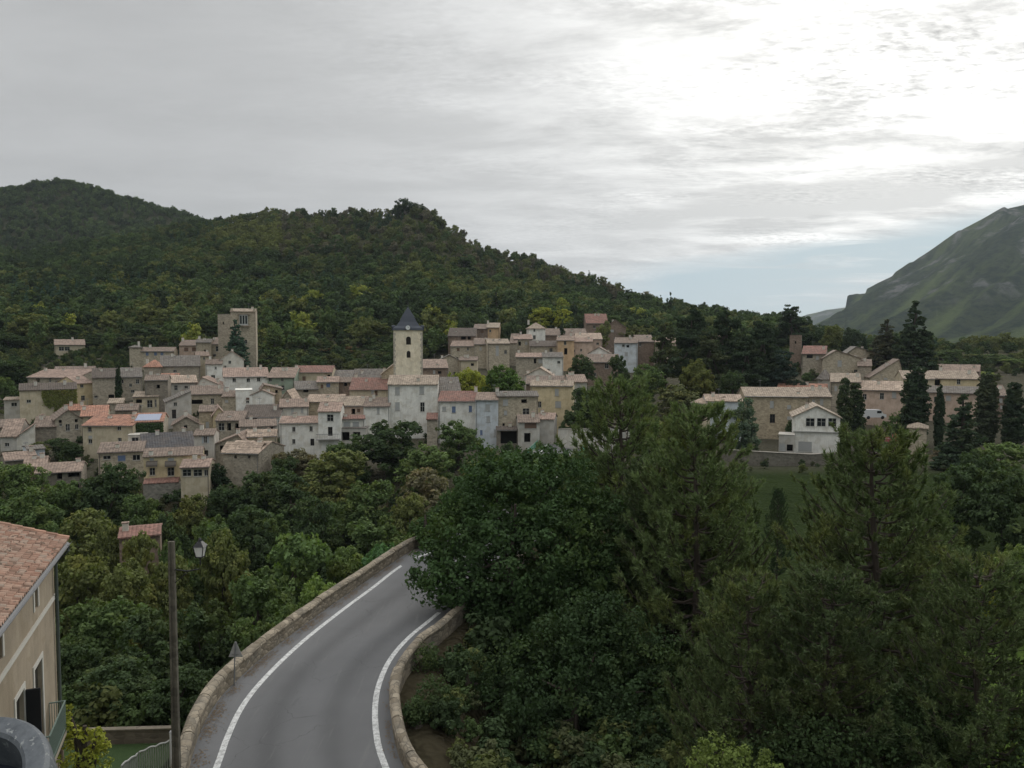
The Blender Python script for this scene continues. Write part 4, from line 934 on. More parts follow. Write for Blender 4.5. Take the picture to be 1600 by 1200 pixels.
Hs(306, 346, 603, 626, 'pale gable-ended house with low roof left of the long orange-roofed row', 'pale', 'rose', 'gable', 590, [], D=181, f=.25)
Hs(349, 420, 589, 612, 'long white house with four small windows under a rose tiled roof', 'white', 'rose', 'side', 575, [(366, 594, 5, 6), (388, 594, 5, 6), (404, 593, 5, 6)], D=186, chim=[(.1, .7), (.7, .8)], extra=gut)
Hs(418, 460, 590, 616, 'green-washed house at the right end of the long rose-roofed row', 'green', 'pinkb', 'side', 575, [(422, 593, 5, 6), (441, 592, 4, 6), (442, 606, 5, 8)], D=187)
Hs(458, 519, 582, 602, 'cream house with dull red roof right of the green house', 'cream', 'red', 'side', 572, [(475, 592, 5, 8, 'n')], D=194, chim=[(-.9, .4)])
Hs(260, 299, 628, 672, 'tall grey house with single slope roof rising to the right and two dark windows', 'lgrey', 'grey', 'gable', 612, [(274, 631, 5, 6), (272, 647, 6, 14, 'd')], f=1.0, D=160)
Hs(297, 349, 616, 650, 'stone house with a broad dark opening and an arched window', 'stone', 'brown', 'side', 603, [(308, 628, 16, 7, 'o'), (332, 627, 5, 9)], D=172)
Hs(347, 369, 620, 648, 'narrow stone house with round vent between two pale houses', 'stone', 'brown', 'side', 611, [(354, 627, 5, 4, 's')], D=171)
Hs(368, 394, 610, 646, 'blocky whitewashed house with flat top above the dark roofs', 'white', 'same', 'flat', wins=[(387, 623, 5, 3, 'n'), (387, 628, 5, 4)], D=168)
Hs(393, 426, 617, 646, 'whitewashed gable wall without windows beside the blocky white house', 'white', 'pinkb', 'gable', 610, [], D=169)
Hs(408, 440, 608, 648, 'tan stone gable behind the whitewashed gable', 'tan', 'brown', 'gable', 602, [(432, 612, 4, 5, 'o')], D=176, f=.15)
# ------------- second row
Hs(86, 127, 655, 695, 'grey stone gabled house with five small windows, left of the solar panel roof', 'grey', 'brown', 'gable', 641, [(94, 650, 4, 5, 'o'), (119, 648, 4, 5, 'o'), (95, 664, 3, 4), (106, 668, 6, 11), (120, 667, 5, 8)], D=152)
Hs(126, 168, 650, 690, 'cream walled house under orange roof behind the solar panel house', 'cream', 'orange', 'side', 634, [(140, 655, 4, 4)], D=158)
Hs(104, 130, 641, 660, 'small house with bright orange roof left of the loggia house', 'grey', 'orange', 'side', 632, [], D=163)
Hs(52, 88, 667, 700, 'dark-walled house with brown roof at the left edge of the lower village', 'dgrey', 'brown', 'side', 651, [], D=148)
Hs(0, 29, 682, 706, 'low house with long brown roof sloping to the far left edge', 'lgrey', 'pinkb', 'side', 655, [(11, 695, 6, 6)], D=141)
Hs(26, 54, 682, 702, 'pale gable end with sloping brown roof near the far left edge', 'pale', 'rose', 'gable', 664, [], D=142, f=1.0)
Hs(-14, 12, 668, 690, 'house with brown roof cut off by the left edge of the picture', 'grey', 'brown', 'side', 656, [], D=152)
def solar_extra(root, W, H, dp, fpix, zb, D, wm, rm):
    pass
s_h = Hs(129, 208, 665, 722, 'large plain cream house with bright orange roof and five small windows', 'cream', 'orange', 'side', 649, [(140, 671, 6, 8), (186, 667, 6, 7), (141, 690, 6, 7), (141, 683, 6, 3, 's'), (187, 687, 6, 6), (176, 700, 4, 5)], D=137, skew=0)
def panel_extra(root, W, H, dp, fpix, zb, D, wm, rm):
    s = 0; ro = [c for c in root.children if c.name.startswith('roof')][0]
    v = [p.co for p in ro.data.vertices]; a, b, c_, d_ = v[0], v[1], v[2], v[3]
    q = lambda u, t: a.lerp(b, u).lerp(d_.lerp(c_, u), t) + Vector((0, -.02, .07))
    mb = MB(); mb.slab([q(.1, .12), q(.86, .12), q(.88, .80), (q(.16, .80))], .06); mb.build('solar_panel', plain('solar_glass', (.30, .33, .42), .25), ro)
    # creeper under the eave
    rg = np.random.default_rng(8); n = 2600; X = rg.uniform(-.5, .5, n) * W; Z = H - .3 - rg.random(n) ** 1.4 * 2.2
    V, F, tn = leaf_quads(np.stack([X, -.15 - rg.random(n) * .5, Z], 1), np.tile([0, -1, .3], (n, 1)), .15, rg)
    o = link(bpy.data.objects.new('creeper', np_mesh('creeper', V, F, LEAF, tn))); o.parent = root; o.color = (.022, .034, .014, 1)
Hs(206, 255, 659, 700, 'shaded veranda house with a solar panel on its orange roof', 'grey', 'orange', 'side', 646, [(238, 671, 14, 10, 'o'), (216, 671, 9, 9, 'o')], D=138, extra=panel_extra, chim=[(-.95, .3, .4)])
Hs(200, 226, 680, 712, 'low white terrace room with brown window in front of the veranda house', 'pale', 'same', 'flat', wins=[(211, 687, 10, 7)], D=134, dep=4)
Hs(222, 305, 701, 722, 'long house under a dark grey slate roof in the lower left', 'dgrey', 'slate', 'side', 676, [], D=130, dep=12)
Hs(270, 312, 664, 690, 'low stone gable under a brown roof with a white chimney', 'grey', 'brown', 'gable', 652, [(290, 666, 5, 5, 'o')], D=150)
Hs(311, 335, 643, 680, 'narrow brown-stone house with one shuttered window', 'tan', 'brown', 'side', 634, [(324, 664, 5, 10, 's')], D=152)
Hs(333, 351, 648, 668, 'cream little gable with a slit window', 'yellow', 'rose', 'gable', 637, [(342, 650, 2, 6, 'o')], D=150)
Hs(337, 381, 657, 682, 'open-fronted house with dark bays under a brown roof', 'grey', 'brown', 'side', 643, [(346, 667, 9, 12), (358, 667, 6, 12, 'o'), (371, 667, 7, 11, 'o')], D=147, chim=[(-.1, .3, .3)])
Hs(377, 437, 652, 670, 'white-walled house under a wide sagging dark brown roof', 'white', 'dark', 'side', 633, [(395, 655, 13, 7, 'o'), (425, 652, 5, 8, 'b')], D=150)
Hs(374, 432, 666, 685, 'low house with a brown roof in front of the sagging dark roof', 'lgrey', 'brown', 'side', 656, [(424, 669, 5, 6, 'o')], D=144)
Hs(437, 460, 628, 640, 'grey gable end rising behind the pale orange roofs', 'grey', 'pale', 'gable', 611, [], D=166)
Hs(437, 482, 636, 665, 'pale pink house with dull red-brown roof and two white shuttered windows', 'pale', 'pinkb', 'side', 624, [(457, 642, 4, 9, 's'), (472, 641, 4, 9, 's')], D=155)
Hs(478, 535, 628, 655, 'tan house with a long pale orange roof near the village centre', 'tan', 'pale', 'side', 617, [], D=160)
Hs(495, 529, 597, 622, 'stone house with light blue window and orange tile edge', 'stone', 'rose', 'side', 589, [(513, 602, 6, 6, 'b')], D=182)
Hs(462, 497, 608, 622, 'house under a dark grey tiled roof left of the blue-windowed house', 'grey', 'grey', 'side', 596, [(478, 611, 8, 4, 'o')], D=180, chim=[(.3, .5, .3)])
Hs(500, 552, 592, 604, 'grey barn roof behind the blue-windowed house', 'grey', 'grey', 'side', 579, [], D=196)
Hs(528, 562, 597, 618, 'brown stone barn with dark openings under the grey roofs', 'brown', 'brown', 'side', 590, [(540, 599, 5, 6, 'o')], D=184)
Hs(548, 597, 604, 622, 'large dark slate grey barn left of the church', 'dgrey', 'grey', 'side', 577, [], D=190)
Hs(546, 606, 609, 630, 'cream house with dull red roof just left of the tall white house', 'cream', 'red', 'side', 591, [(582, 613, 4, 6, 's')], D=170)
Hs(524, 570, 634, 655, 'pinkish house with sagging tan roof, one dark window, below the red roof', 'pink', 'sand', 'side', 620, [(552, 643, 6, 9, 'o')], D=150)
Hs(568, 609, 635, 672, 'white house with brown hipped roof left of the tall white house', 'white', 'brown', 'side', 622, [(591, 642, 4, 10, 's')], D=148)
# ------------- front row, left to centre
Hs(437, 500, 661, 708, 'bright white two-storey house with four small windows and a rose roof', 'white', 'rose', 'side', 651, [(459, 671, 5, 8), (486, 670, 5, 8), (459, 690, 5, 8), (488, 691, 6, 11, 'd')], D=136)
def balc(x0, x1, y, label=None):
    def f(root, W, H, dp, fpix, zb, D, wm, rm):
        a = fpix(x0, y)[0]; b, z = fpix(x1, y); z -= zb; mb = MB(); mb.box(a, b, -1.1, -.004, z - .15, z); mb.build('balcony', plain('balcony_slab', (.3, .29, .27)), root)
        mb = MB(); mb.box(a, b, -1.1, -1.06, z + .85, z + .92)
        k = a
        while k < b: mb.box(k, k + .03, -1.095, -1.065, z, z + .85); k += .28
        mb.build('balustrade', plain('dark_rail', (.16, .16, .16), .5), root)
    return f
Hs(497, 532, 643, 695, 'narrow white house with one large square dark window and a balcony', 'white', 'rose', 'side', 630, [(516, 653, 10, 11), (516, 674, 7, 14, 'd')], D=134, extra=balc(495, 531, 685))
Hs(532, 570, 655, 668, 'low building with dull red roof over white-framed glazing', 'white', 'red', 'mono', 650, [(542, 663, 10, 8, 's'), (556, 663, 10, 8, 's')], D=138, dep=4)
Hs(531, 572, 670, 700, 'open garage with two dark bays under the white-framed glazing', 'lgrey', 'grey', 'flat', wins=[(540, 682, 12, 14, 'o'), (557, 682, 12, 14, 'o')], D=136, dep=4)
Hs(153, 224, 706, 732, 'low stone house with three wide windows under a brown roof in the lower left', 'stone', 'brown', 'side', 691, [(167, 715, 11, 6), (190, 716, 11, 9, 'b'), (213, 715, 11, 9)], D=126, chim=[(-.2, .4, .5)])
def awn(root, W, H, dp, fpix, zb, D, wm, rm):
    for px in (238, 267):
        X, Z = fpix(px, 728); Z -= zb; mb = MB()
        for i in range(5):
            a0, a1 = math.pi * .5 * i / 5, math.pi * .5 * (i + 1) / 5
            mb.poly((X - .8, -.9 * math.sin(a1), Z + .8 * math.cos(a1)), (X + .8, -.9 * math.sin(a1), Z + .8 * math.cos(a1)), (X + .8, -.9 * math.sin(a0), Z + .8 * math.cos(a0)), (X - .8, -.9 * math.sin(a0), Z + .8 * math.cos(a0)))
        mb.build('awning', plain('awning_cloth', (.10, .085, .07)), root)
    X0, Z = fpix(226, 749); X1 = fpix(281, 749)[0]; Z -= zb; mb = MB(); mb.slab([(X0, -2.2, Z - .3), (X1, -2.2, Z - .3), (X1, -.004, Z + .15), (X0, -.004, Z + .15)], .1); mb.build('lower_roof', tile_mat(RC['red']), root)
    mb = MB(); mb.box(X0, X1 + 4, -2.1, -.01, 0, Z - .45); mb.build('terrace_wall', stone_mat((.28, .26, .22)), root)
Hs(224, 316, 712, 768, 'yellow-cream house with two dark arched awnings over tall windows', 'yellow', 'brown', 'side', 700, [(238, 737, 8, 12), (267, 737, 10, 14), (237, 718, 6, 3, 's'), (267, 718, 9, 4, 's')], D=119, extra=awn, chim=[(-.75, .1, .6), (-.1, .1, .5)])
Hs(282, 327, 730, 770, 'projecting sunroom with pale blue glazing beside the awnings', 'cream', 'rose', 'side', 718, [(292, 739, 13, 11), (309, 739, 13, 11), (322, 739, 6, 10)], D=115, dep=6, name='sunroom', cat='house')
Hs(303, 334, 680, 716, 'little white house with grey shutters and a blue door in a gap', 'lgrey', 'brown', 'side', 671, [(321, 687, 5, 11, 'x'), (322, 708, 6, 9, 'd')], D=128)
Hs(348, 404, 708, 765, 'big plain stone barn with a smooth pale salmon roof', 'grey', 'pale', 'side', 690, [(368, 714, 3, 4, 'o'), (389, 714, 3, 4, 'o')], D=122, skew=-1)
Hs(403, 427, 702, 748, 'right end of the plain barn in warm brown stone', 'tan', 'pale', 'gable', 693, [], D=125, skew=5, f=.3, dep=6)
Hs(386, 432, 682, 715, 'cream house with a clean pale salmon roof behind the barn', 'cream', 'pale', 'side', 672, [], D=134)
Hs(336, 384, 694, 722, 'grey stone gables with patched brown roof left of the salmon-roofed barn', 'grey', 'pinkb', 'gable', 680, [], D=130, f=.75)
Hs(8, 58, 718, 740, 'ramshackle brown-roofed shed at the lower left edge', 'dgrey', 'pinkb', 'side', 706, [], D=126)
Hs(55, 127, 738, 775, 'old stone barn with patchy brown roof in the lower left corner of the village', 'dgrey', 'pinkb', 'side', 723, [(93, 744, 7, 11, 'o'), (115, 742, 16, 7, 'o'), (116, 760, 14, 8, 'o'), (58, 744, 7, 6, 'o')], D=114)
Hs(36, 72, 730, 745, 'half-collapsed lean-to roof beside the old stone barn', 'brown', 'pinkb', 'side', 714, [], D=119)
Hs(43, 70, 702, 722, 'small white shed with pale blue wall left of the round dark trees', 'blue', 'grey', 'side', 696, [], D=131, name='garden_shed', cat='shed')
# ------------- the church
def church():
    D = 168; a = P(615, 515, D); b = P(660.5, 587, D); cx = xat(638, D); W = (660.5 - 615.5) / FPX * D; ztop = zat(516, D); zb = gz(cx, D) - 1; H = ztop - zb
    root = empty('church_tower', (cx, D, zb), R(7)); tag(root, 'cream church bell tower with dark slate spire and a clock', 'church tower')
    W2 = W / 2; ww = [(0.1, zat(538.5, D) - zb, 1.05, 1.75, 'o'), (0.1, zat(559, D) - zb, .85, 1.5, 'o')]
    mb = MB(); front_face(mb, W, 0, H, ww); k = W
    mb.poly((W2, 0, 0), (W2, k, 0), (W2, k, H), (W2, 0, H)); mb.poly((-W2, 0, 0), (-W2, 0, H), (-W2, k, H), (-W2, k, 0)); mb.poly((W2, k, 0), (-W2, k, 0), (-W2, k, H), (W2, k, H)); mb.poly((-W2, 0, H), (W2, 0, H), (W2, k, H), (-W2, k, H))
    mb.build('wall', render_mat((.78, .70, .54)), root)
    q = MB()
    for i in range(int(H / .62)):
        for sx in (-1, 1): l = .5 if i % 2 else .32; q.box(min(sx * (W2 + .03), sx * (W2 - l)), max(sx * (W2 + .03), sx * (W2 - l)), -.03, .3, i * .62, i * .62 + .57)
    q.build('corner_stonework', stone_mat((.44, .40, .33)), root)
    for (x, z, w, h, _) in ww:
        arch = MB(); n = 10; r = w / 2      # stone arch spandrels closing the square head
        for sx in (-1, 1):
            for i in range(n // 2):
                t0, t1 = math.pi / 2 * i / (n // 2), math.pi / 2 * (i + 1) / (n // 2)
                arch.poly((x + sx * r * math.cos(t0), .01, z + h - r + r * math.sin(t0)), (x + sx * r, .01, z + h - r + r * math.sin(t0)), (x + sx * r, .01, z + h - r + r * math.sin(t1)), (x + sx * r * math.cos(t1), .01, z + h - r + r * math.sin(t1)))
        arch.build('arch', render_mat((.78, .70, .54)), root)
        lv = MB(); kz = z + .06
        while kz < z + h - .1: lv.slab([(x - r, .12, kz), (x + r, .12, kz), (x + r, .4, kz + .14), (x - r, .4, kz + .14)], .03); kz += .2
        lv.build('louvre', plain('louvre_wood', (.05, .042, .035)), root)
        dk = MB(); dk.box(x - r, x + r, .42, .46, z, z + h); dk.build('opening', DARK, root)
    # flared slate spire
    SL = bpy.data.materials.get('slate_spire') or None
    m, t, b_ = newmat('slate_spire'); co = t.add('ShaderNodeTexCoord').outputs['Object']
    t.put(b_.inputs['Base Color'], t.mix(t.noise(t.mapping(co, (2, 2, 6)), 1.5, 4), (.028, .034, .046), (.06, .068, .085))); b_.inputs['Roughness'].default_value = .55
    apex = zat(474, D) - zb; rings = [(W2 + .25, H), (W2 + .12, H + .45), (W2 * .80, H + 1.0), (W2 * .60, H + 1.9), (W2 * .42, H + 3.1)]; mb = MB(); cy = k / 2
    def ring(r, z, c=.12): return [(-r, cy - r + 0, z), (r, cy - r, z), (r, cy + r, z), (-r, cy + r, z)]
    for (r0, z0), (r1, z1) in zip(rings, rings[1:]):
        A, B = ring(r0, z0), ring(r1, z1)
        for i in range(4): mb.poly(A[i], A[(i + 1) % 4], B[(i + 1) % 4], B[i])
    A = ring(*rings[-1])
    for i in range(4): mb.poly(A[i], A[(i + 1) % 4], (0, cy, apex - .5))
    mb.poly(*ring(*rings[0])[::-1]); mb.build('spire', m, root)
    mb = MB(); mb.tube([(0, cy, apex - .9), (0, cy, apex + .5)], .05, 6); mb.box(-.3, .3, cy - .04, cy + .04, apex, apex + .08); mb.build('cross', plain('iron', (.04, .04, .045), .5), root)
    # clock in a small dormer, ball dormers on the other sides
    zc = zat(512, D) - zb; mb = MB(); mb.tube([(0, -.42, zc), (0, 1.2, zc)], .58, 20); mb.build('clock_case', m, root)
    mb = MB(); mb.tube([(0, -.46, zc), (0, -.425, zc)], .5, 24); f = mb.build('clock_face', plain('clock_white', (.66, .68, .68), .5), root)
    mb = MB(); mb.box(-.025, .025, -.485, -.465, zc, zc + .38); mb.box(0, .26, -.485, -.465, zc - .03, zc + .02); mb.build('hand', DARK, f)
    for sx in (-1, 1): mb = MB(); mb.tube([(sx * (W2 - .35), cy, zc + .1), (sx * (W2 + .42), cy, zc + .1)], .5, 14); mb.build('dormer', m, root)
church()
Hs(596, 620, 585, 600, 'grey gable end of the church nave left of the bell tower', 'stone', 'sand', 'gable', 566, [], D=176, f=1.0, name='church_nave', cat='church')
def down(root, W, H, *a):
    mb = MB(); 
    mb.tube([(-W / 2 + .1, -.1, H), (-W / 2 + .1, -.1, .3)], .06, 6); mb.build('downpipe', plain('zinc', (.22, .22, .22), .5), root)
Hs(606, 684, 601, 662, 'tall white house directly under the church tower with four windows', 'white', 'sand', 'side', 587, [(621, 611, 7, 12, 's'), (659, 610, 7, 12, 's'), (621, 635, 7, 13, 's'), (660, 636, 7, 15)], D=150, chim=[(.2, .3, .6)], extra=down)
Hs(667, 683, 655, 680, 'tiny red-roofed porch at the right foot of the tall white house', 'grey', 'red', 'mono', 646, [], D=144, dep=3, name='porch', cat='porch')
Hs(686, 720, 613, 630, 'grey slab-roofed wing right of the tall white house', 'grey', 'grey', 'side', 590, [], D=156)
Hs(685, 743, 627, 690, 'white house with red roof and three small windows, two of them blue', 'white', 'red', 'side', 612, [(694, 639, 6, 7, 's'), (709, 640, 6, 10, 'b'), (735, 639, 5, 10, 'b')], D=146, chim=[(.95, .9)])
Hs(743, 778, 625, 700, 'narrow tall white house with dull red roof beside the stone building', 'blue', 'pinkb', 'side', 614, [(762, 637, 7, 10, 's'), (763, 655, 6, 9, 's'), (779, 676, 5, 10, 's'), (752, 676, 4, 8, 'b')], D=142, chim=[(.8, .8)])
Hs(777, 841, 619, 672, 'square grey-brown stone building with two pale shutters in front of the chestnut', 'stone', 'grey', 'side', 612, [(790, 629, 8, 10, 's'), (819, 627, 9, 6, 'o'), (822, 643, 11, 10), (790, 645, 5, 7, 's'), (787, 664, 3, 5, 'o')], D=143, chim=[(-.6, .3, .3)])
Hs(810, 843, 660, 702, 'small stone house with large brown window and dark doorway below the square stone building', 'lgrey', 'brown', 'side', 649, [(829, 664, 19, 9, 'n'), (824, 684, 10, 15, 'o')], D=136)
Hs(776, 812, 672, 705, 'dark lean-to shelter at the foot of the grey-brown stone building', 'dgrey', 'dark', 'mono', 667, [(795, 684, 26, 20, 'o')], D=138, dep=4, name='lean_to', cat='shed')
Hs(840, 866, 655, 690, 'low wall house with rose roof right of the dark doorway', 'lgrey', 'rose', 'side', 646, [], D=140)
Hs(829, 895, 603, 655, 'pale yellow house with hipped roof and white shutters by the plane trees', 'yellow', 'sand', 'side', 595, [(870, 613, 6, 11, 's'), (872, 632, 9, 10, 's'), (843, 632, 6, 10)], D=152)
Hs(889, 917, 597, 640, 'grey house behind the right corner of the pale yellow house', 'lgrey', 'pinkb', 'side', 586, [(904, 603, 4, 6, 's')], D=160)
Hs(822, 894, 600, 612, 'brown roof ridge showing behind the pale yellow house', 'brown', 'brown', 'side', 588, [], D=162)
Hs(820, 863, 587, 605, 'whitish gable behind the pale yellow house', 'pale', 'pale', 'gable', 575, [], D=170, f=.55)
def ledge(root, W, z):
    mb = MB(); mb.box(-W / 2 - .1, W / 2 + .1, -.35, -.004, z - .12, z); mb.build('ledge', plain('ledge_stone', (.4, .39, .37)), root)
# ------------- upper village behind the plane trees
Hs(700, 743, 525, 568, 'broad dark house with skylights at the upper left of the hill quarter', 'brown', 'dark', 'side', 513, [(724, 528, 8, 5, 'o'), (733, 528, 5, 5, 'o')], D=242, chim=[(-.5, .5, .2)])
Hs(740, 762, 514, 540, 'dark stone block under the highest roof of the hill quarter', 'brown', 'brown', 'side', 507, [], D=250)
Hs(760, 780, 512, 535, 'ochre-walled end of the highest house in the hill quarter', 'orange', 'sand', 'side', 505, [(766, 517, 3, 4)], D=250, chim=[(-.9, .8)])
Hs(704, 742, 541, 566, 'grey-pink stone house below the skylight house', 'stone', 'pinkb', 'side', 533, [(731, 545, 3, 5)], D=232)
Hs(741, 764, 538, 566, 'stone house with two pale windows in the middle of the hill quarter', 'stone', 'brown', 'side', 529, [(751, 545, 3, 5, 's')], D=230)
Hs(762, 796, 537, 570, 'tall stone house with white window frames and pale roof', 'stone', 'sand', 'side', 530, [(777, 548, 5, 16, 's'), (790, 550, 4, 6)], D=226, chim=[(-.4, .5, .3), (.2, .6, .3)])
Hs(796, 808, 536, 562, 'thin stone house behind the pale-windowed one', 'grey', 'brown', 'side', 522, [], D=234)
Hs(803, 832, 530, 556, 'grey house with rose roof left of the small white house', 'stone', 'rose', 'side', 523, [(812, 537, 4, 6, 'o')], D=236)
Hs(826, 852, 513, 540, 'small white house with pyramid roof near the top of the hill quarter', 'white', 'sand', 'hip', 505, [(835, 515, 3, 5), (835, 527, 4, 6)], D=244, dep=6, chim=[(-.9, .9)])
Hs(848, 918, 524, 540, 'long low house with brown roof right of the small white house', 'brown', 'brown', 'side', 514, [], D=248)
Hs(828, 872, 541, 560, 'wide stone house with one dark square window in the hill quarter', 'stone', 'dark', 'side', 533, [(861, 547, 5, 6)], D=230)
Hs(870, 897, 532, 562, 'orange rendered house with tall dark window in the hill quarter', 'orange', 'pinkb', 'side', 525, [(883, 536, 4, 6), (884, 549, 5, 10, 'o')], D=226)
Hs(895, 926, 534, 556, 'salmon pink house right of the orange one', 'pink', 'rose', 'side', 528, [(897, 548, 3, 4), (908, 547, 3, 4)], D=228)
Hs(900, 941, 530, 545, 'house with smooth pale pink roof in the hill quarter', 'pink', 'pale', 'side', 521, [], D=234)
Hs(916, 950, 505, 535, 'old brick-red roofed ruin at the top right of the hill quarter', 'brown', 'red', 'side', 491, [(948, 517, 6, 4, 's')], D=262)
Hs(945, 978, 512, 535, 'rubble stone house beside the brick-red roof at the top of the hill quarter', 'brown', 'brown', 'gable', 500, [(956, 517, 6, 4, 's')], D=260)
Hs(806, 850, 558, 582, 'house with orange tiled roof behind the round chestnut tree', 'grey', 'rose', 'side', 552, [(836, 564, 4, 8, 'o'), (845, 564, 7, 7, 's')], D=205)
Hs(848, 880, 558, 580, 'white walled house right of the orange tiled roof behind the chestnut', 'white', 'grey', 'side', 551, [], D=204)
Hs(920, 952, 552, 566, 'white triangular gable between the hill houses', 'white', 'brown', 'gable', 543, [], D=214)
Hs(918, 968, 566, 590, 'brown-roofed house half hidden by dark round trees', 'brown', 'brown', 'side', 554, [(948, 572, 6, 8)], D=204)
Hs(960, 996, 536, 556, 'blue-grey house partly hidden by a pine at the right of the hill quarter', 'blue', 'brown', 'side', 528, [(974, 540, 4, 4)], D=224)
Hs(995, 1022, 534, 556, 'brown-roofed house glimpsed through the pine tops', 'brown', 'brown', 'side', 524, [], D=228, chim=[(.4, .6, .3)])
Hs(1024, 1056, 540, 560, 'low stone house with pink roof beside the dark cedars', 'stone', 'pinkb', 'side', 528, [(1040, 545, 5, 4)], D=222)
Hs(1112, 1140, 531, 560, 'pinkish house glimpsed between the dark cedars', 'pink', 'rose', 'side', 525, [], D=230)
Hs(1234, 1252, 524, 562, 'square grey stone turret at the right edge of the dark cedars', 'brown', 'same', 'flat', wins=[(1243, 535, 2, 4, 'o')], D=226, dep=5, name='stone_turret', cat='tower')
Hs(660, 700, 575, 592, 'low roofs with a bright skylight right of the bell tower', 'brown', 'pinkb', 'side', 562, [], D=196, chim=[(.2, .3, .2)])
Hs(686, 718, 563, 580, 'grey gable behind the low roofs right of the bell tower', 'stone', 'grey', 'gable', 555, [], D=208)
Hs(718, 746, 563, 582, 'cream strip of house above the yellow-green plane trees', 'cream', 'brown', 'side', 558, [], D=206)
# ------------- right hand quarter
Hs(1082, 1104, 630, 690, 'cream side wall of the whitish house at the left of the right quarter', 'cream', 'pale', 'side', 618, [], D=150, skew=-4)
Hs(1103, 1160, 627, 684, 'whitish house with one square dark window and a tan roof', 'blue', 'pale', 'side', 617, [(1124, 637, 8, 9), (1138, 680, 13, 11, 'o')], D=148, extra=balc(1136, 1158, 649))
Hs(1164, 1262, 620, 668, 'long stone house with a wide pale tan roof and french door', 'tan', 'sand', 'side', 606, [(1206, 632, 6, 11, 's'), (1233, 636, 6, 6, 's'), (1207, 654, 8, 14, 'd'), (1233, 653, 6, 5, 's')], D=150, chim=[(.75, .3, .3)], extra=gut)
Hs(1262, 1299, 620, 668, 'stone house continuing the pale tan roof on its right', 'stone', 'sand', 'side', 606, [(1271, 628, 4, 8, 's'), (1284, 628, 5, 10, 's')], D=151)
Hs(1215, 1292, 608, 616, 'strip of bright orange roof showing above the long pale tan roof', 'brown', 'orange', 'side', 600, [], D=170)
Hs(1240, 1313, 652, 712, 'small white gabled cottage with three dark square windows in a row', 'white', 'sand', 'gable', 635, [(1266, 660, 13, 13), (1283.5, 660, 13, 13), (1300.5, 660, 12, 13), (1258, 698, 20, 16, 's')], D=134, extra=lambda root, W, H, dp, fpix, zb, D, wm, rm: ledge(root, W, fpix(1275, 674)[1] - zb))
Hs(1217, 1241, 680, 708, 'low block-walled shed left of the white gabled cottage', 'lgrey', 'same', 'flat', wins=[(1222, 699, 9, 12, 's'), (1234, 700, 9, 11, 'o')], D=133, dep=4, name='low_shed', cat='shed')
Hs(1298, 1345, 597, 650, 'tall grey house between the long tan roof and the pink house', 'grey', 'sand', 'side', 584, [(1306, 607, 4, 8, 's')], D=164)
Hs(1343, 1411, 610, 650, 'pink rendered house with pale rose roof and three windows', 'pink', 'pale', 'side', 596, [(1351, 620, 6, 9), (1378, 619, 6, 10), (1397, 617, 6, 10, 's')], D=160)
Hs(1411, 1460, 592, 648, 'cream house with long pale roof behind the pointed cypress', 'cream', 'sand', 'side', 580, [(1420, 605, 5, 9)], D=172)
Hs(1458, 1531, 592, 650, 'broad cream house with dark doorway-like windows on the right', 'yellow', 'sand', 'side', 580, [(1465, 598, 8, 10, 'o'), (1498, 596, 5, 8)], D=174)
Hs(1448, 1532, 614, 662, 'lower pinkish house with grey roof in front of the broad cream house', 'pink', 'grey', 'side', 604, [(1462, 624, 5, 8), (1482, 622, 7, 8, 's')], D=162)
Hs(1530, 1575, 618, 660, 'grey-brown house among the cypresses at the right edge', 'brown', 'brown', 'side', 602, [(1566, 636, 5, 5, 's')], D=166)
Hs(1253, 1290, 553, 590, 'house with brick red roof and dark opening right of the cedars', 'grey', 'red', 'side', 541, [(1265, 557, 9, 5, 'o'), (1277, 559, 4, 6, 's')], D=218)
Hs(1286, 1345, 560, 592, 'wide pale stone house with one white window in the right quarter', 'stone', 'brown', 'gable', 548, [(1312, 568, 6, 10, 's')], D=210, f=.35)
Hs(1318, 1384, 556, 580, 'stone house with grey tiled ridge behind the white-windowed house', 'stone', 'grey', 'gable', 542, [], D=224, f=.3)
Hs(1340, 1362, 572, 595, 'low stone house wall with brown roof above the pink house', 'grey', 'brown', 'side', 562, [], D=205)
Hs(1360, 1412, 590, 606, 'dark roofed gabled house left of the pointed cypress', 'stone', 'brown', 'gable', 562, [(1384, 584, 5, 3, 's')], D=196, f=.85)
Hs(1404, 1445, 572, 590, 'brown roofs behind the dark spruce on the right', 'brown', 'brown', 'side', 562, [], D=212)
Hs(1445, 1530, 580, 592, 'long brown roof behind the broad cream house', 'brown', 'pinkb', 'side', 570, [], D=204)
Hs(1284, 1300, 592, 615, 'pale pyramid-roofed turret above the long tan roof', 'lgrey', 'grey', 'hip', 578, [], D=182, dep=5)
Hs(1420, 1448, 669, 700, 'small square stone gatehouse with a pale domed roof', 'stone', 'sand', 'hip', 661, [], D=138, dep=3.5, name='gatehouse', cat='hut')
# extra roofs of the hill quarter, seen only as small fragments
# pale abutment wall by the end of the bridge
def simple_wall(name, pts, h, th, mat, label, cat='wall', down=3, cope=None):
    root = empty(name, (pts[0].x, pts[0].y, pts[0].z)); tag(root, label, cat); mb = MB(); cb = MB(); o = root.location
    for a, b in zip(pts, pts[1:]):
        d = (b - a); n = Vector((-d.y, d.x, 0)).normalized() * th; a0, b0 = a - o, b - o
        q = [a0, b0, b0 + n, a0 + n]; mb.slab([v + Vector((0, 0, h)) for v in q], h + down)
        c = Vector((0, 0, h + .07)); e = n * .2; cb.slab([a0 - e + c, b0 - e + c, b0 + n + e + c, a0 + n + e + c], .065)
    mb.build('wall_body', mat, root); cb.build('coping', cope or COPE, root); return root
simple_wall('abutment_wall', [P(872, 690, 134), P(905, 690, 131), P(940, 690, 135), P(985, 684, 142)], 2.2, .5, render_mat((.58, .55, .49)), 'pale rendered wall beside the far end of the bridge', down=5)
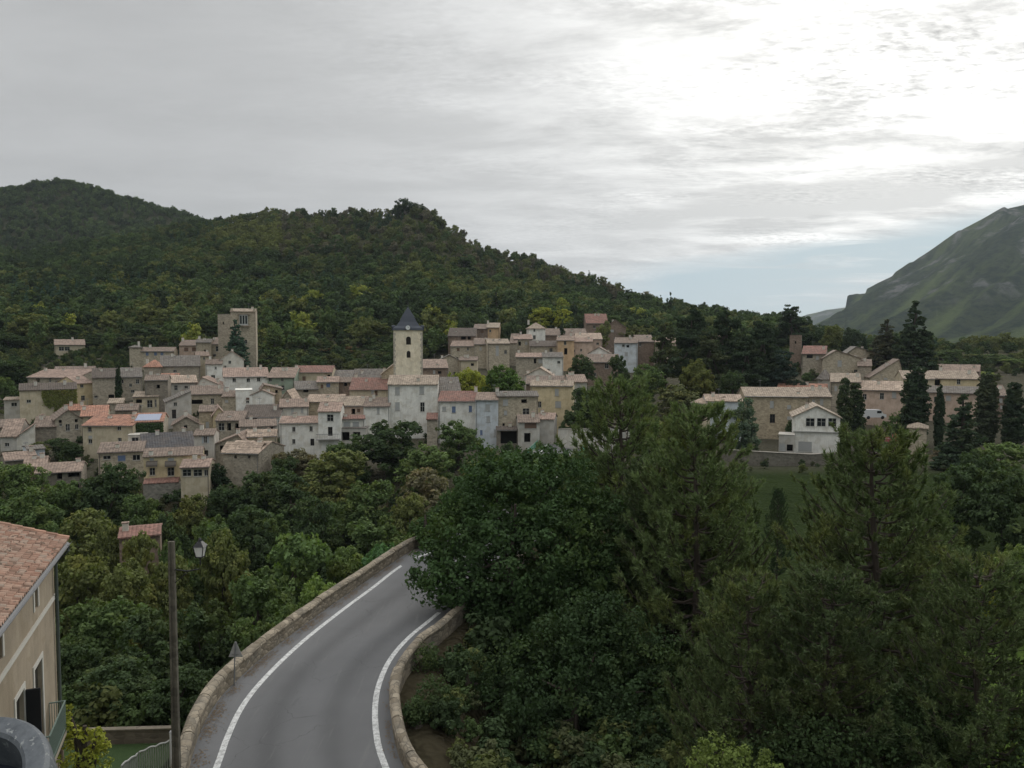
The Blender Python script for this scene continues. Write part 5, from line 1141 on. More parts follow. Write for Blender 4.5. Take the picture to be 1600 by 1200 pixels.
simple_wall('retaining_wall', [P(1128, 708, 130), P(1190, 712, 125), P(1268, 716, 126), P(1330, 712, 128)], .6, .6, stone_mat((.17, .155, .125)), 'rough stone retaining wall between meadow and right-hand houses', down=4)
simple_wall('garden_wall', [G(130, 1166, -3.05), G(272, 1162, -3.05)], .68, .2, stone_mat((.15, .125, .095)), 'low brown garden wall behind the lawn below the lamp pole', down=1, cope=stone_mat((.17, .145, .11)))
simple_wall('terrace_wall', [P(1330, 690, 140), P(1420, 694, 142)], .8, .5, stone_mat((.25, .22, .19)), 'low terrace wall left of the small gatehouse', down=4)
# lawn below the lamp pole
mb = MB(); a_, b_ = G(120, 1164, -3.0), G(276, 1161, -3.0); mb.slab([(a_.x, 19, -3.02), (b_.x + .4, 19, -3.02), (b_.x + .2, b_.y + .1, -3.0), (a_.x, a_.y + .1, -3.0)], .6)
m, t, b = newmat('lawn_grass'); co = t.add('ShaderNodeNewGeometry').outputs['Position']; t.put(b.inputs['Base Color'], t.mix(t.noise(co, 3, 5, .7), (.022, .042, .014), (.05, .085, .026))); bump(t, b, t.noise(co, 25, 3), .8, .05)
tag(mb.build('lawn', m), kind='structure')
# shed in the valley
Hs(186, 250, 838, 850, 'shed with dull red roof sunk among the valley trees', 'brown', 'red', 'side', 823, [], D=80, dep=4, name='valley_shed', cat='shed')
# white van by the cottages
def van(px, py, D, L, lab, col):
    p = P(px, py, D); r = empty('parked_van', p, R(4)); tag(r, lab, 'van')
    mb = MB(); prof = [(-L / 2, .35), (L / 2, .35), (L / 2, .95), (L / 2 - .7, 1.15), (L / 2 - 1.2, 1.9), (-L / 2 + .1, 1.95), (-L / 2, 1.7)]
    n = len(prof); mb.v = [(x, y, z) for y in (0, 1.8) for x, z in prof]; mb.f = [tuple(range(n)), tuple(range(2 * n - 1, n - 1, -1))] + [(i, i + n, (i + 1) % n + n, (i + 1) % n) for i in range(n)]
    mb.build('body', plain('van_' + lab[:5], col, .35), r)
    mb = MB(); mb.box(L / 2 - 2.0, L / 2 - 1.05, -.02, .0, 1.2, 1.7); mb.build('side_window', glass_mat(), r)
    for x in (-L / 2 + .8, L / 2 - .8): mb = MB(); mb.tube([(x, -.03, .34), (x, .2, .34)], .34, 14); mb.build('wheel', DARK, r)
van(1368, 655, 156, 4.6, 'white van parked under the pink house', (.6, .6, .6))

# ================================================================ foreground building on the left
def left_building():
    h = 7.0; zt = CAMZ - h
    A = G(105, 845, zt); Bp = G(0, 980, zt); dirv = (Bp - A).normalized(); outn = Vector((dirv.y, -dirv.x, 0)) * -1
    if outn.x < 0: outn = -outn
    ov = .45; L = 22.0
    # local frame: x along the facade toward the camera, y into the building, z up
    C0 = A - outn * ov; g0 = gz(C0.x, C0.y) - .5
    root = empty('rendered_house', (C0.x, C0.y, g0), math.atan2(dirv.y, dirv.x)); tag(root, 'beige rendered house with clay tile roof, cut off at left edge', 'house')
    inw = -outn; sgn = 1 if Vector((-dirv.y, dirv.x, 0)).dot(inw) > 0 else -1
    H = zt - g0
    def fp(px, py):
        r = ray(px, py); n = outn; o = Vector((0, 0, CAMZ)); t = (C0 - o).dot(n) / r.dot(n); p = o + r * t
        return (p - C0).dot(dirv), p.z - g0
    Y = lambda y: sgn * y
    wall = render_mat((.36, .30, .225)); trim = plain('trim_white', (.52, .50, .45), .8)
    ops = []
    def op(x0, x1, z0, z1, ty): ops.append((x0, x1, z0, z1, ty))
    xa, za = fp(52, 915); xb, zb_ = fp(58, 908); zc = fp(55, 953)[1]; op(min(xa, xb) + .05, max(xa, xb) - .02, zc, max(za, zb_) - .15, 's')
    x1_, z1 = fp(66, 1010); x2_, z2 = fp(52, 1032); op(x1_ + .18, x2_ - .02, -1 + fp(60, 1190)[1], z1 - .3, 'o')
    x3, z3 = fp(38, 1056); x4, z4 = fp(21, 1086); op(x3 + .16, x4 - .16, fp(30, 1230)[1], z3 - .3, 'o')
    e0 = L
    op(fp(2, 985)[0], fp(2, 985)[0] + .8, zc, ops[0][3], 's')
    mb = MB(); xs = sorted({0, e0} | {v for q in ops for v in q[:2]}); zs = sorted({0, H} | {v for q in ops for v in q[2:4]})
    for a, b in zip(xs, xs[1:]):
        for c, d in zip(zs, zs[1:]):
            mx, mz = (a + b) / 2, (c + d) / 2
            if any(q[0] < mx < q[1] and q[2] < mz < q[3] for q in ops): continue
            mb.poly((a, 0, c), (b, 0, c), (b, 0, d), (a, 0, d))
    for (a, b, c, d, ty) in ops:
        q = .12 if ty == 's' else .16
        for pts in (((a, 0, c), (a, Y(q), c), (a, Y(q), d), (a, 0, d)), ((b, 0, c), (b, 0, d), (b, Y(q), d), (b, Y(q), c)), ((a, 0, d), (a, Y(q), d), (b, Y(q), d), (b, 0, d)), ((a, 0, c), (b, 0, c), (b, Y(q), c), (a, Y(q), c))): mb.poly(*pts)
    dp = 9.0; sl = .34
    mb.poly((0, 0, 0), (0, Y(dp), 0), (0, Y(dp), H), (0, Y(dp / 2), H + sl * dp / 2), (0, 0, H)); mb.poly((e0, 0, 0), (e0, 0, H), (e0, Y(dp / 2), H + sl * dp / 2), (e0, Y(dp), H), (e0, Y(dp), 0)); mb.poly((0, Y(dp), 0), (e0, Y(dp), 0), (e0, Y(dp), H), (0, Y(dp), H))
    mb.build('wall', wall, root)
    # trims, string course, cornice
    out = lambda y: -Y(y)
    def bx(mb, x0, x1, ya, yb, z0, z1): mb.box(x0, x1, min(ya, yb), max(ya, yb), z0, z1)
    zs_ = fp(90, 920)[1]
    mb = MB(); bx(mb, -.02, e0, out(.05), -out(.001), zs_ - .14, zs_); mb.build('string_course', trim, root)
    mb = MB(); bx(mb, -.05, e0, out(.22), out(.002), H - .16, H + .02); mb.build('cornice', trim, root)
    for (a, b, c, d, ty) in ops:
        mb = MB(); t = .15
        bx(mb, a - t, a, out(.03), out(.001), c, d + t); bx(mb, b, b + t, out(.03), out(.001), c, d + t); bx(mb, a, b, out(.031), out(.001), d, d + t)
        w_ = mb.build('window', trim, root); mb = MB()
        if ty == 's': bx(mb, a, b, Y(.08), Y(.115), c, d); mb.build('shutter', plain('attic_shutter', (.22, .15, .11)), w_)
        else:
            bx(mb, a, b, Y(.12), Y(.15), c, d); mb.build('pane', glass_mat(), w_)
    a, b, c, d, _ = ops[2]
    mb = MB(); bx(mb, a - .12, a - .05, out(.42), out(.04), c, d - .1); mb.build('open_shutter', plain('dark_shutter', (.018, .018, .02)), root)
    # balcony with mesh railing
    zf = fp(60, 1185)[1]; xa, xb = ops[1][0] - .9, ops[1][1] + .6
    mb = MB(); bx(mb, xa, xb, out(.5), out(.003), zf - .14, zf); mb.build('balcony', plain('balcony_slab2', (.33, .29, .23)), root)
    RG = plain('rail_green', (.17, .22, .19), .5); mb = MB(); zr = zf + 1.0
    bx(mb, xa, xb, out(.5), out(.46), zr, zr + .04); bx(mb, xa, xa + .04, out(.46), out(.01), zr, zr + .04); bx(mb, xb - .04, xb, out(.46), out(.01), zr, zr + .04); bx(mb, xa, xb, out(.5), out(.47), zf + .12, zf + .15)
    k = xa
    while k < xb: bx(mb, k, k + .018, out(.49), out(.47), zf, zr); k += .075
    k = .0
    while k < .45: bx(mb, xa + .01, xa + .03, out(k + .018), out(k), zf, zr); bx(mb, xb - .03, xb - .01, out(k + .018), out(k), zf, zr); k += .075
    mb.build('balustrade', RG, root)
    # gutter and downpipe
    ZN = plain('zinc', (.22, .22, .22), .5); s = -1 * sgn
    mb = MB(); n = 9
    gy = out(ov + .06)
    V0 = []
    for x in (-.15, e0):
        for i in range(n): a = math.pi * i / (n - 1); V0.append((x, gy + .075 * math.cos(a), H - .05 - .075 * math.sin(a)))
    mb.v = V0; mb.f = [(i, i + 1, i + 1 + n, i + n) for i in range(n - 1)]; mb.build('gutter', ZN, root)
    mb = MB(); mb.tube([(.2, gy, H - .12), (.2, gy, H - .3), (.14, out(.1), H - .75), (.14, out(.1), fp(95, 1160)[1])], .055, 10); mb.build('downpipe', plain('pipe_green_grey', (.085, .10, .09), .5), root)
    mb = MB(); mb.tube([(.14, out(.1), fp(95, 1160)[1]), (.14, out(.1), 0)], .065, 10); mb.build('downpipe_foot', plain('pipe_cast', (.26, .20, .16), .6), root)
    # tiled roof: rows of half-round tiles
    per = .21; nx = int((e0 + .4) / per); sub = 8; rows = 26; rl = (dp / 2 + ov) / rows; V = []; tn = []
    ns = nx * sub + 1
    rg = np.random.default_rng(3); cell = rg.random((rows, nx + 1)); lift = rg.normal(0, .006, (rows, nx + 1)); hue = rg.random((rows, nx + 1))
    Vs, Fs, Ts = [], [], []
    for r_ in range(rows):
        for e in (0, 1):
            y = -ov + r_ * rl + (rl * 1.12 if e else 0); 
            xx = -.35 + np.arange(ns) * per / sub; ph = (np.arange(ns) % sub) / sub * 2 * math.pi
            col = np.minimum(np.arange(ns) // sub, nx); prof = .055 * np.where(np.cos(ph) > -.2, np.cos(ph), -.2 + .3 * (np.cos(ph) + .2))
            z = H + .13 + sl * (y) + prof + (.028 if e == 0 else 0) + lift[r_, col]
            Vs.append(np.stack([xx, np.full(ns, Y(y)), z], 1)); Ts.append(cell[r_, col])
        b0 = r_ * 2 * ns; i = np.arange(ns - 1); Fs.append(np.stack([b0 + i, b0 + i + 1, b0 + ns + i + 1, b0 + ns + i], 1))
        if r_ < rows - 1: b1 = b0 + ns; b2 = (r_ + 1) * 2 * ns
    V = np.concatenate(Vs); F = np.concatenate(Fs); T_ = np.concatenate(Ts)
    m, t, b = newmat('clay_tiles'); co = t.add('ShaderNodeTexCoord').outputs['Object']; tone = t.add('ShaderNodeAttribute', attribute_name='tone').outputs['Fac']
    c = t.ramp(tone, [(0, (.17, .11, .08)), (.3, (.30, .175, .125)), (.55, (.36, .22, .16)), (.8, (.42, .29, .22)), (1, (.31, .25, .20))])
    blot = t.g(t.noise(co, .8, 5, .7), [(.42, 0), (.7, .75)]); c = t.mix(blot, c, (.30, .22, .17))
    spot = t.g(t.noise(co, 7, 3, .6), [(.60, 0), (.66, .85)]); c = t.mix(spot, c, (.10, .085, .065))
    t.put(b.inputs['Base Color'], c); bump(t, b, t.noise(co, 40, 3), .3, .01)
    me = np_mesh('tiles', V, F, m, T_, smooth=False); ro = link(bpy.data.objects.new('roof', me)); ro.parent = root
    mb = MB(); x0, x1 = -.3, e0
    mb.slab([(x0, out(ov), H + .03 - sl * ov), (x1, out(ov), H + .03 - sl * ov), (x1, Y(dp / 2), H + .03 + sl * dp / 2), (x0, Y(dp / 2), H + .03 + sl * dp / 2)], .05)
    mb.slab([(x0, Y(dp / 2), H + .12 + sl * dp / 2), (x1, Y(dp / 2), H + .12 + sl * dp / 2), (x1, Y(dp + ov), H + .12 - sl * ov), (x0, Y(dp + ov), H + .12 - sl * ov)], .1)
    mb.build('roof_deck', plain('deck_wood', (.25, .2, .15)), root)
    mb = MB()
    k = x0
    while k < x1: mb.tube([(k, Y(dp / 2), H + .17 + sl * dp / 2), (k + .42, Y(dp / 2), H + .15 + sl * dp / 2)], [.11, .095], 8); k += .38
    mb.build('ridge', tile_mat((.5, .28, .19)), ro)
    # verge tiles along the far edge
    mb = MB(); k = -ov
    while k < dp / 2: mb.tube([(-.34, Y(k), H + .17 + sl * k), (-.34, Y(k + .42), H + .15 + sl * (k + .42))], [.09, .08], 8); k += .36
    mb.build('verge', tile_mat((.46, .26, .18)), ro)
left_building()

# ================================================================ street lamp
def street_lamp():
    D = 25.5; p0 = P(276, 1200, D); x = p0.x; g = gz(x, D); zt = zat(846, D)
    root = empty('street_lamp', (x, D, g)); tag(root, 'tall grey pole with a glass lantern on a short arm', 'street lamp'); H = zt - g
    CO = stone_mat((.11, .10, .078)); mb = MB()
    w0, w1 = .125, .095
    # slightly tapered post with a channel down its face
    for (xa, xb, ya, yb) in ((-1, -.35, -1, 1), (-.35, .35, -.55, .55), (.35, 1, -1, 1)):
        i = len(mb.v)
        for z, w_ in ((0, w0), (H, w1)): mb.v += [(xa * w_, ya * w_ * .7, z), (xb * w_, ya * w_ * .7, z), (xb * w_, yb * w_ * .7, z), (xa * w_, yb * w_ * .7, z)]
        mb.f += [tuple(i + k for k in q) for q in ((0, 3, 2, 1), (4, 5, 6, 7), (0, 1, 5, 4), (1, 2, 6, 5), (2, 3, 7, 6), (3, 0, 4, 7))]
    mb.build('pole', CO, root)
    LX = xat(307, D) - x; zl = zat(858, D) - g; IR = plain('lamp_iron', (.022, .022, .024), .5)
    mb = MB(); za = zat(890, D) - g; pts = [(w1, 0, za), (LX * .55, 0, za - .05), (LX * .95, 0, za + .02), (LX, 0, za + .2), (LX, 0, zl - .26)]
    mb.tube(pts, .025, 8); mb.tube([(w1, 0, za - .45), (LX * .5, 0, za - .12)], .016, 6); mb.build('arm', IR, root)
    lan = MB(); r0, r1 = .15, .235; hb, ht = zl - .24, zl + .10
    for i in range(4):
        a = math.pi / 4 + i * math.pi / 2; c, s = math.cos(a), math.sin(a); lan.tube([(LX + r0 * c, r0 * s, hb), (LX + r1 * c, r1 * s, ht)], .016, 6)
    lan.box(LX - .12, LX + .12, -.12, .12, hb - .03, hb)
    lo = lan.build('lantern_frame', IR, root)
    gl = MB(); q = .97
    for i in range(4):
        a0 = math.pi / 4 + i * math.pi / 2; a1 = a0 + math.pi / 2
        gl.poly((LX + q * r0 * math.cos(a0), q * r0 * math.sin(a0), hb), (LX + q * r0 * math.cos(a1), q * r0 * math.sin(a1), hb), (LX + q * r1 * math.cos(a1), q * r1 * math.sin(a1), ht), (LX + q * r1 * math.cos(a0), q * r1 * math.sin(a0), ht))
    m, t, b = newmat('frosted_glass'); b.inputs['Base Color'].default_value = (.80, .80, .78, 1); b.inputs['Roughness'].default_value = .3; b.inputs['Transmission Weight'].default_value = .25
    tl = t.add('ShaderNodeBsdfTranslucent', i_0=(.85, .85, .83)); out = [n for n in t.n if n.type == 'OUTPUT_MATERIAL'][0]; t.l.new(t.add('ShaderNodeMixShader', i_0=.5, i_1=b.outputs[0], i_2=tl.outputs[0]).outputs[0], out.inputs[0])
    gl.build('glass', m, lo)
    rf = MB(); r2 = r1 + .03; A = [(LX + r2 * math.cos(math.pi / 4 + i * math.pi / 2), r2 * math.sin(math.pi / 4 + i * math.pi / 2), ht) for i in range(4)]; Bq = [(LX + .09 * math.cos(math.pi / 4 + i * math.pi / 2), .09 * math.sin(math.pi / 4 + i * math.pi / 2), ht + .17) for i in range(4)]
    for i in range(4): rf.poly(A[i], A[(i + 1) % 4], Bq[(i + 1) % 4], Bq[i])
    rf.poly(*Bq); rf.tube([(LX, 0, ht + .17), (LX, 0, ht + .24), (LX, 0, ht + .30)], [.07, .05, .008], 10); rf.build('lantern_roof', IR, root)
street_lamp()
# white marker post at the foot of the lamp pole
p = G(281, 1203, .0); pt = P(274, 1131, p.y)
r = empty('marker_post', (pt.x + .12, p.y - .6, gz(pt.x + .12, p.y - .6) - .1)); tag(r, 'thin white post in front of the foot of the lamp pole', 'post')
mb = MB(); hh = pt.z - r.location.z; mb.tube([(0, 0, 0), (-.02, 0, hh)], .05, 10); mb.build('shaft', plain('post_white', (.62, .62, .60), .5), r)
mb = MB(); mb.tube([(-.02, 0, hh), (-.02, 0, hh + .05)], [.06, .03], 10); mb.build('cap', plain('post_cap', (.4, .4, .4), .5), r)
# warning sign seen from behind
def sign():
    b = G(358, 1070, 0.0); D = b.y - .1; x = b.x + .25; zt = zat(1003, D); zl = zat(1027, D); g = -.3
    root = empty('road_sign', (x, D, g)); tag(root, 'triangular road sign seen from behind, on a post by the left wall', 'road sign')
    GR = plain('galvanised', (.20, .20, .20), .5, .3); mb = MB(); mb.tube([(0, 0, 0), (.09, 0, zt - g - .05)], .03, 8); mb.build('post', GR, root)
    s = 11.5 / FPX * D; c = .09; z0, z1 = zl - g, zt - g; mb = MB(); pts = [(-s + c, z0), (s + c, z0), (s * .9 + c, z0 - .03), (c, z0 - .03)][:2] + [(c + .03, z1), (c - .03, z1)]
    n = 4; mb.v = [(px_, y, z) for y in (.035, .05) for px_, z in pts]; mb.f = [tuple(range(n)), tuple(range(2 * n - 1, n - 1, -1))] + [(i, i + n, (i + 1) % n + n, (i + 1) % n) for i in range(n)]
    mb.build('plate', plain('sign_back', (.30, .30, .29), .5, .2), root)
    mb = MB(); mb.box(c - s * .5, c + s * .5, .0, .034, z0 + .12, z0 + .15); mb.box(c - .2 * s, c + .2 * s, 0, .034, z0 + .36, z0 + .39); mb.build('bracket', GR, root)
sign()
# scalloped fence below the lamp
def fence():
    pts = [G(x, y, -2.0) for x, y in ((190, 1203), (215, 1185), (245, 1178), (268, 1172))]
    zt = [P(x, y, q.y - 0).z for (x, y), q in zip(((195, 1197), (215, 1180), (245, 1167), (268, 1158)), pts)]
    root = empty('picket_fence', (pts[0].x, pts[0].y, -3.3)); tag(root, 'pale grey openwork fence with wavy top in the bottom left garden', 'fence'); o = root.location
    WH = plain('fence_white', (.40, .40, .38)); mb = MB(); pl = at_frac(resample(pts, .3), 26); tops = MB()
    for i, q in enumerate(pl):
        f = i / (len(pl) - 1); z = np.interp(f, np.linspace(0, 1, 4), zt) + .06 * abs(math.sin(i * .7)); q = q - o; z -= o.z
        mb.box(q.x - .02, q.x + .02, q.y - .015, q.y + .015, 0, z)
    mb.build('picket_panel', WH, root)
    tb = []
    for i, q in enumerate(pl):
        f = i / (len(pl) - 1); z = np.interp(f, np.linspace(0, 1, 4), zt) + .06 * abs(math.sin(i * .7)) - o.z; q = q - o; tb.append((q.x, q.y, z))
    mb = MB(); mb.tube(tb, .045, 6); mb.build('top_rail', WH, root)
    mb = MB(); mb.tube([(a, b, .5) for a, b, c in tb], .03, 6); mb.build('rail', WH, root)
fence()
# ---- rounded metal rim in the bottom-left corner, on a ledge just below the frame
def rim():
    D = 2.4; c = P(-90, 1240, D); k = D / FPX
    tl_ = R(25); root = empty('planter', (c.x, c.y + .5 * math.sin(tl_), c.z - .5 * math.cos(tl_))); root.rotation_euler = (tl_, 0, 0); tag(root, 'weathered grey rounded rim with a dark hollow inside, bottom left corner', 'planter')
    ro, ri = .302, .222
    prof = [(ro - .01, .0), (ro, .38), (ro + .005, .46), (ro, .485), (ro - .012, .50), (ri + .012, .50), (ri, .49), (ri, .46), (ri - .005, .30)]
    n = 128; V = []; F = []
    for i in range(n):
        a = 2 * math.pi * i / n
        for r_, z in prof: V.append((r_ * math.cos(a), r_ * math.sin(a), z))
    m_ = len(prof)
    for i in range(n):
        for j in range(m_ - 1): F.append((i * m_ + j, ((i + 1) % n) * m_ + j, ((i + 1) % n) * m_ + j + 1, i * m_ + j + 1))
    m, t, b = newmat('weathered_metal'); co = t.add('ShaderNodeTexCoord').outputs['Object']
    c1 = t.mix(t.g(t.noise(co, 14, 6, .7), [(.35, 0), (.65, 1)]), (.075, .083, .092), (.14, .15, .16)); c1 = t.mix(t.g(t.noise(co, 45, 3), [(.6, 0), (.68, .7)]), c1, (.30, .31, .30)); c1 = t.mix(t.g(t.noise(co, 5, 4), [(.55, 0), (.7, .5)]), c1, (.15, .17, .14))
    t.put(b.inputs['Base Color'], c1); b.inputs['Roughness'].default_value = .6; b.inputs['Metallic'].default_value = .15; bump(t, b, t.noise(co, 30, 4), .3, .004)
    me = bpy.data.meshes.new('rim'); me.from_pydata(V, [], F); me.materials.append(m); o = link(bpy.data.objects.new('rim', me)); o.parent = root
    mb = MB(); mb.tube([(0, 0, .02), (0, 0, .34)], .226, 32); mb.build('soil', plain('dark_soil', (.02, .024, .035), .9, 0, .4, 12), root)
    L_ = empty('terrace_ledge', (c.x, c.y + .1, c.z - .56)); tag(L_, 'terrace ledge under the grey planter, just below the picture', 'ledge'); 
    mb = MB(); mb.box(-1.2, .22, -1.5, .42, -.25, -.005); mb.build('slab', COPE, L_)
    mb = MB(); mb.box(-1.2, .16, -1.5, .30, -(c.z - .5) - 3.5, -.255); mb.build('pier', COPE, L_)
rim()
# ================================================================ big pines close by
def pine_meshes(seed, R_=3.3, low=.12):
    rg = random.Random(seed); ng = np.random.default_rng(seed); mb = MB(); tips = []
    pts = [Vector((.12 * math.sin(i * .9 + seed), .1 * math.cos(i * .7), 10 * i / 8)) for i in range(9)]
    mb.tube(pts, [.2 - .0215 * i for i in range(9)], 8); z = 10 * low
    while z < 9.75:
        t = z / 10; nb = rg.randint(5, 7); L = R_ * ((1 - t) ** .62) * (1 if t > .25 else .6 + 1.6 * t) + .25; a0 = rg.uniform(0, 6.3)
        for b in range(nb):
            a = a0 + 6.283 * b / nb + rg.uniform(-.25, .25); l = L * rg.uniform(.72, 1.12); zz = z + rg.uniform(-.12, .12)
            up = .28 + .5 * t; p = []
            for k in range(6):
                f = k / 5; p.append(Vector((l * f * math.cos(a), l * f * math.sin(a), zz + l * (up * f * .35 + .42 * f ** 2.4) - .10 * l * math.sin(f * 3.1))))
            mb.tube(p, [.045 * (1 - .75 * k / 5) * (.6 + l / R_ * .5) for k in range(6)], 5, cap=False)
            tips.append((p[-1], Vector((math.cos(a) * .3, math.sin(a) * .3, 1)), 1.2))
            nt = int(4 + l * 5.5)
            for q in range(nt):
                f = rg.uniform(.28, .98); k = min(4, int(f * 5)); s = p[k].lerp(p[k + 1], f * 5 - k)
                sa = a + rg.choice((-1, 1)) * rg.uniform(.4, 1.2); sl = rg.uniform(.25, .75) * (1.1 - f * .5)
                e = s + Vector((sl * math.cos(sa), sl * math.sin(sa), sl * rg.uniform(.25, .95)))
                tips.append((e, Vector((math.cos(sa) * .45, math.sin(sa) * .45, .9)), rg.uniform(.7, 1.15)))
                if sl > .4: tips.append((s.lerp(e, .5) + Vector((0, 0, .05)), Vector((math.cos(sa) * .8, math.sin(sa) * .8, .5)), .8))
                mb.tube([s, e], [.014, .006], 3, cap=False)
        z += rg.uniform(.34, .46)
    for _ in range(3): tips.append((Vector((0, 0, 9.9 + .1 * _)), Vector((0, 0, 1)), 1.1))
    n = len(tips); per = 40
    P0 = np.array([t_[0][:] for t_ in tips]); Dn = unit(np.array([t_[1][:] for t_ in tips])); Sc = np.array([t_[2] for t_ in tips])
    ii = np.repeat(np.arange(n), per); d = unit(Dn[ii] * .95 + ng.normal(size=(len(ii), 3)) * .55)
    base = P0[ii] - Dn[ii] * (ng.random(len(ii)) * .24)[:, None]; ln = (.17 * Sc[ii] * ng.uniform(.7, 1.2, len(ii)))[:, None]
    sd_ = unit(np.cross(d, ng.normal(size=d.shape))) * .019
    V = np.stack([base - sd_, base + sd_, base + d * ln], 1).reshape(-1, 3); F = np.arange(len(V)).reshape(-1, 3)
    tone = np.repeat(np.clip(.5 + .25 * (ng.random(n) - .5)[ii] + .2 * (ng.random(len(ii)) - .5), 0, 1), 3)
    cm = np_mesh('needles', V, F, NEEDLE, tone)
    tm = bpy.data.meshes.new('trunk'); tm.from_pydata(mb.v, [], mb.f); tm.materials.append(BARK); tm.update(); return cm, tm
PM = [pine_meshes(11), pine_meshes(12, 3.0), pine_meshes(13, 3.6, .05)]
def pine(px, ytop, D, h, k, wf, col, label, rz=0.0):
    top = P(px, ytop, D); cm, tm = PM[k]; root = empty('pine_tree', (top.x, top.y, top.z - h), rz); s = h / 10; root.scale = (s * wf, s * wf, s)
    tag(root, label, 'pine tree')
    c = link(bpy.data.objects.new('needles', cm)); c.parent = root; c.color = (*[v * .78 for v in col], 1); t_ = link(bpy.data.objects.new('trunk', tm)); t_.parent = root
PG = (.056, .074, .032); PD = (.044, .060, .028); PL = (.072, .096, .040)
pine(1370, 676, 34, 17.5, 0, .95, PG, 'large pine with upswept branches in front of the meadow and the gabled cottage', .3)
pine(1088, 640, 42, 19, 1, .9, PL, 'slender pale green pine just left of the meadow', 1.1)
pine(968, 596, 54, 24, 0, .85, PL, 'tallest pine, its pale green top reaching up to the yellow house', 2.0)
pine(1530, 872, 27, 12, 2, .95, PG, 'pine at the right edge of the picture with a low top', .8)
pine(1172, 905, 30, 13, 2, .9, PG, 'lower pine between the two big pines, in the bottom right', 2.7)
pine(1030, 730, 46, 18, 1, 1.0, PD, 'dark pine behind the big roadside tree, below the tallest pine', 3.9)
pine(1300, 900, 28, 12, 1, 1.05, PD, 'dark pine low in front of the largest pine', 4.4)
pine(1130, 740, 47, 18, 0, .8, PG, 'thin pine at the left rim of the meadow', 5.0)
pine(1440, 800, 38, 15, 2, .75, PG, 'pine showing behind the right side of the largest pine', 5.5)
# thin young conifer on the meadow
def sapling():
    top = P(1216, 765, 62); g = gz(top.x, top.y); h = top.z - g; r = empty('young_conifer', (top.x, top.y, g), 0); s = h / 10; r.scale = (s * .55, s * .55, s); tag(r, 'thin sparse young conifer standing on the meadow between two pines', 'tree')
    c = link(bpy.data.objects.new('needles', PM[1][0])); c.parent = r; c.color = (.025, .04, .02, 1); t_ = link(bpy.data.objects.new('trunk', PM[1][1])); t_.parent = r
sapling()

# ================================================================ big roadside broadleaf
def big_broad(px, py, D, lobes_px, ncl, nl, leaf, cr, col, label, seed, zb=None, name='broadleaf_tree'):
    """lobes_px: (px, py, half width px, half height px, depth offset m)"""
    c = P(px, py, D); g = gz(c.x, c.y) if zb is None else zb; root = empty(name, (c.x, c.y, g)); tag(root, label, 'tree'); L = []
    for (x, y, rx, ry, dy) in lobes_px:
        q = P(x, y, D + dy); k = (D + dy) / FPX; L.append((q.x - c.x, q.y - c.y, q.z - g, rx * k, min(rx, ry) * k, ry * k))
    o = link(bpy.data.objects.new('crown', crown_mesh('crown', L, ncl, nl, leaf, cr, seed))); o.parent = root; o.color = (*[v * .62 for v in col], 1)
    top = max(l[2] for l in L); o = link(bpy.data.objects.new('trunk', trunk_mesh('trunk', top * .9, .28, L, seed))); o.parent = root
    return root
big_broad(800, 900, 44, [(700, 895, 58, 52, -1), (735, 850, 75, 60, 1), (800, 790, 100, 75, 2), (860, 760, 75, 60, 4), (780, 880, 105, 90, 0), (860, 900, 110, 120, 1), (800, 990, 105, 90, 1), (890, 1010, 95, 110, 0), (930, 850, 80, 90, 3), (770, 740, 60, 40, 5)], 2100, 46, .125, .60, (.030, .052, .020), 'large dark broadleaf tree leaning over the road and hiding the bridge', 5)
big_broad(900, 1060, 36, [(840, 1060, 90, 80, 0), (930, 1020, 100, 90, 2), (1010, 1080, 95, 90, 0), (900, 1140, 110, 80, -1), (1000, 1160, 90, 80, -2), (820, 1130, 60, 60, 0)], 1100, 42, .10, .52, (.024, .040, .017), 'dark broadleaf tree low in the shade right of the road bank', 6)
big_broad(1135, 1190, 24, [(1130, 1175, 42, 28, 0), (1165, 1200, 55, 35, 0), (1100, 1190, 28, 25, .5)], 90, 34, .06, .24, (.085, .11, .03), 'small yellow-green shrub at the bottom edge between the pines', 7, name='shrub')
big_broad(1400, 1150, 25, [(1330, 1150, 120, 70, 2), (1450, 1120, 110, 70, 3), (1240, 1170, 80, 55, 2), (1540, 1170, 80, 60, 1)], 520, 36, .075, .45, (.028, .044, .018), 'dark bushes crowded under the pines in the bottom right', 8, name='bush')
big_broad(850, 745, 70, [(800, 752, 50, 40, 0), (855, 748, 55, 36, 2), (915, 745, 50, 36, 3), (760, 760, 40, 35, 0)], 800, 44, .16, .75, (.050, .075, .022), 'mid green tree hiding the far end of the bridge', 9)
big_broad(665, 840, 57, [(660, 835, 22, 18, 0), (690, 815, 30, 22, 1), (720, 790, 34, 26, 2)], 190, 36, .12, .5, (.032, .055, .020), 'small leafy tree above the end of the left road wall', 10)
# undergrowth on the bank beside the right-hand wall
for i, (x, y, D, w_, h_, lab) in enumerate(((720, 985, 45, 34, 26, 'dark shrub against the right wall where it meets the big tree'), (665, 1035, 36, 22, 26, 'ivy-like shrub behind the curved right wall'), (680, 1090, 32, 30, 34, 'dark shrub on the earth bank right of the wall'), (730, 1050, 36, 40, 36, 'rounded dark bush under the big roadside tree'), (650, 1110, 30.5, 16, 20, 'small tuft of shrub close behind the curved right wall'))):
    big_broad(x, y, D, [(x, y, w_, h_, 0), (x + w_ * .5, y + h_ * .5, w_ * .8, h_ * .7, .6)], 95, 34, .06, .26, (.032, .050, .022), lab, 30 + i, name='shrub')
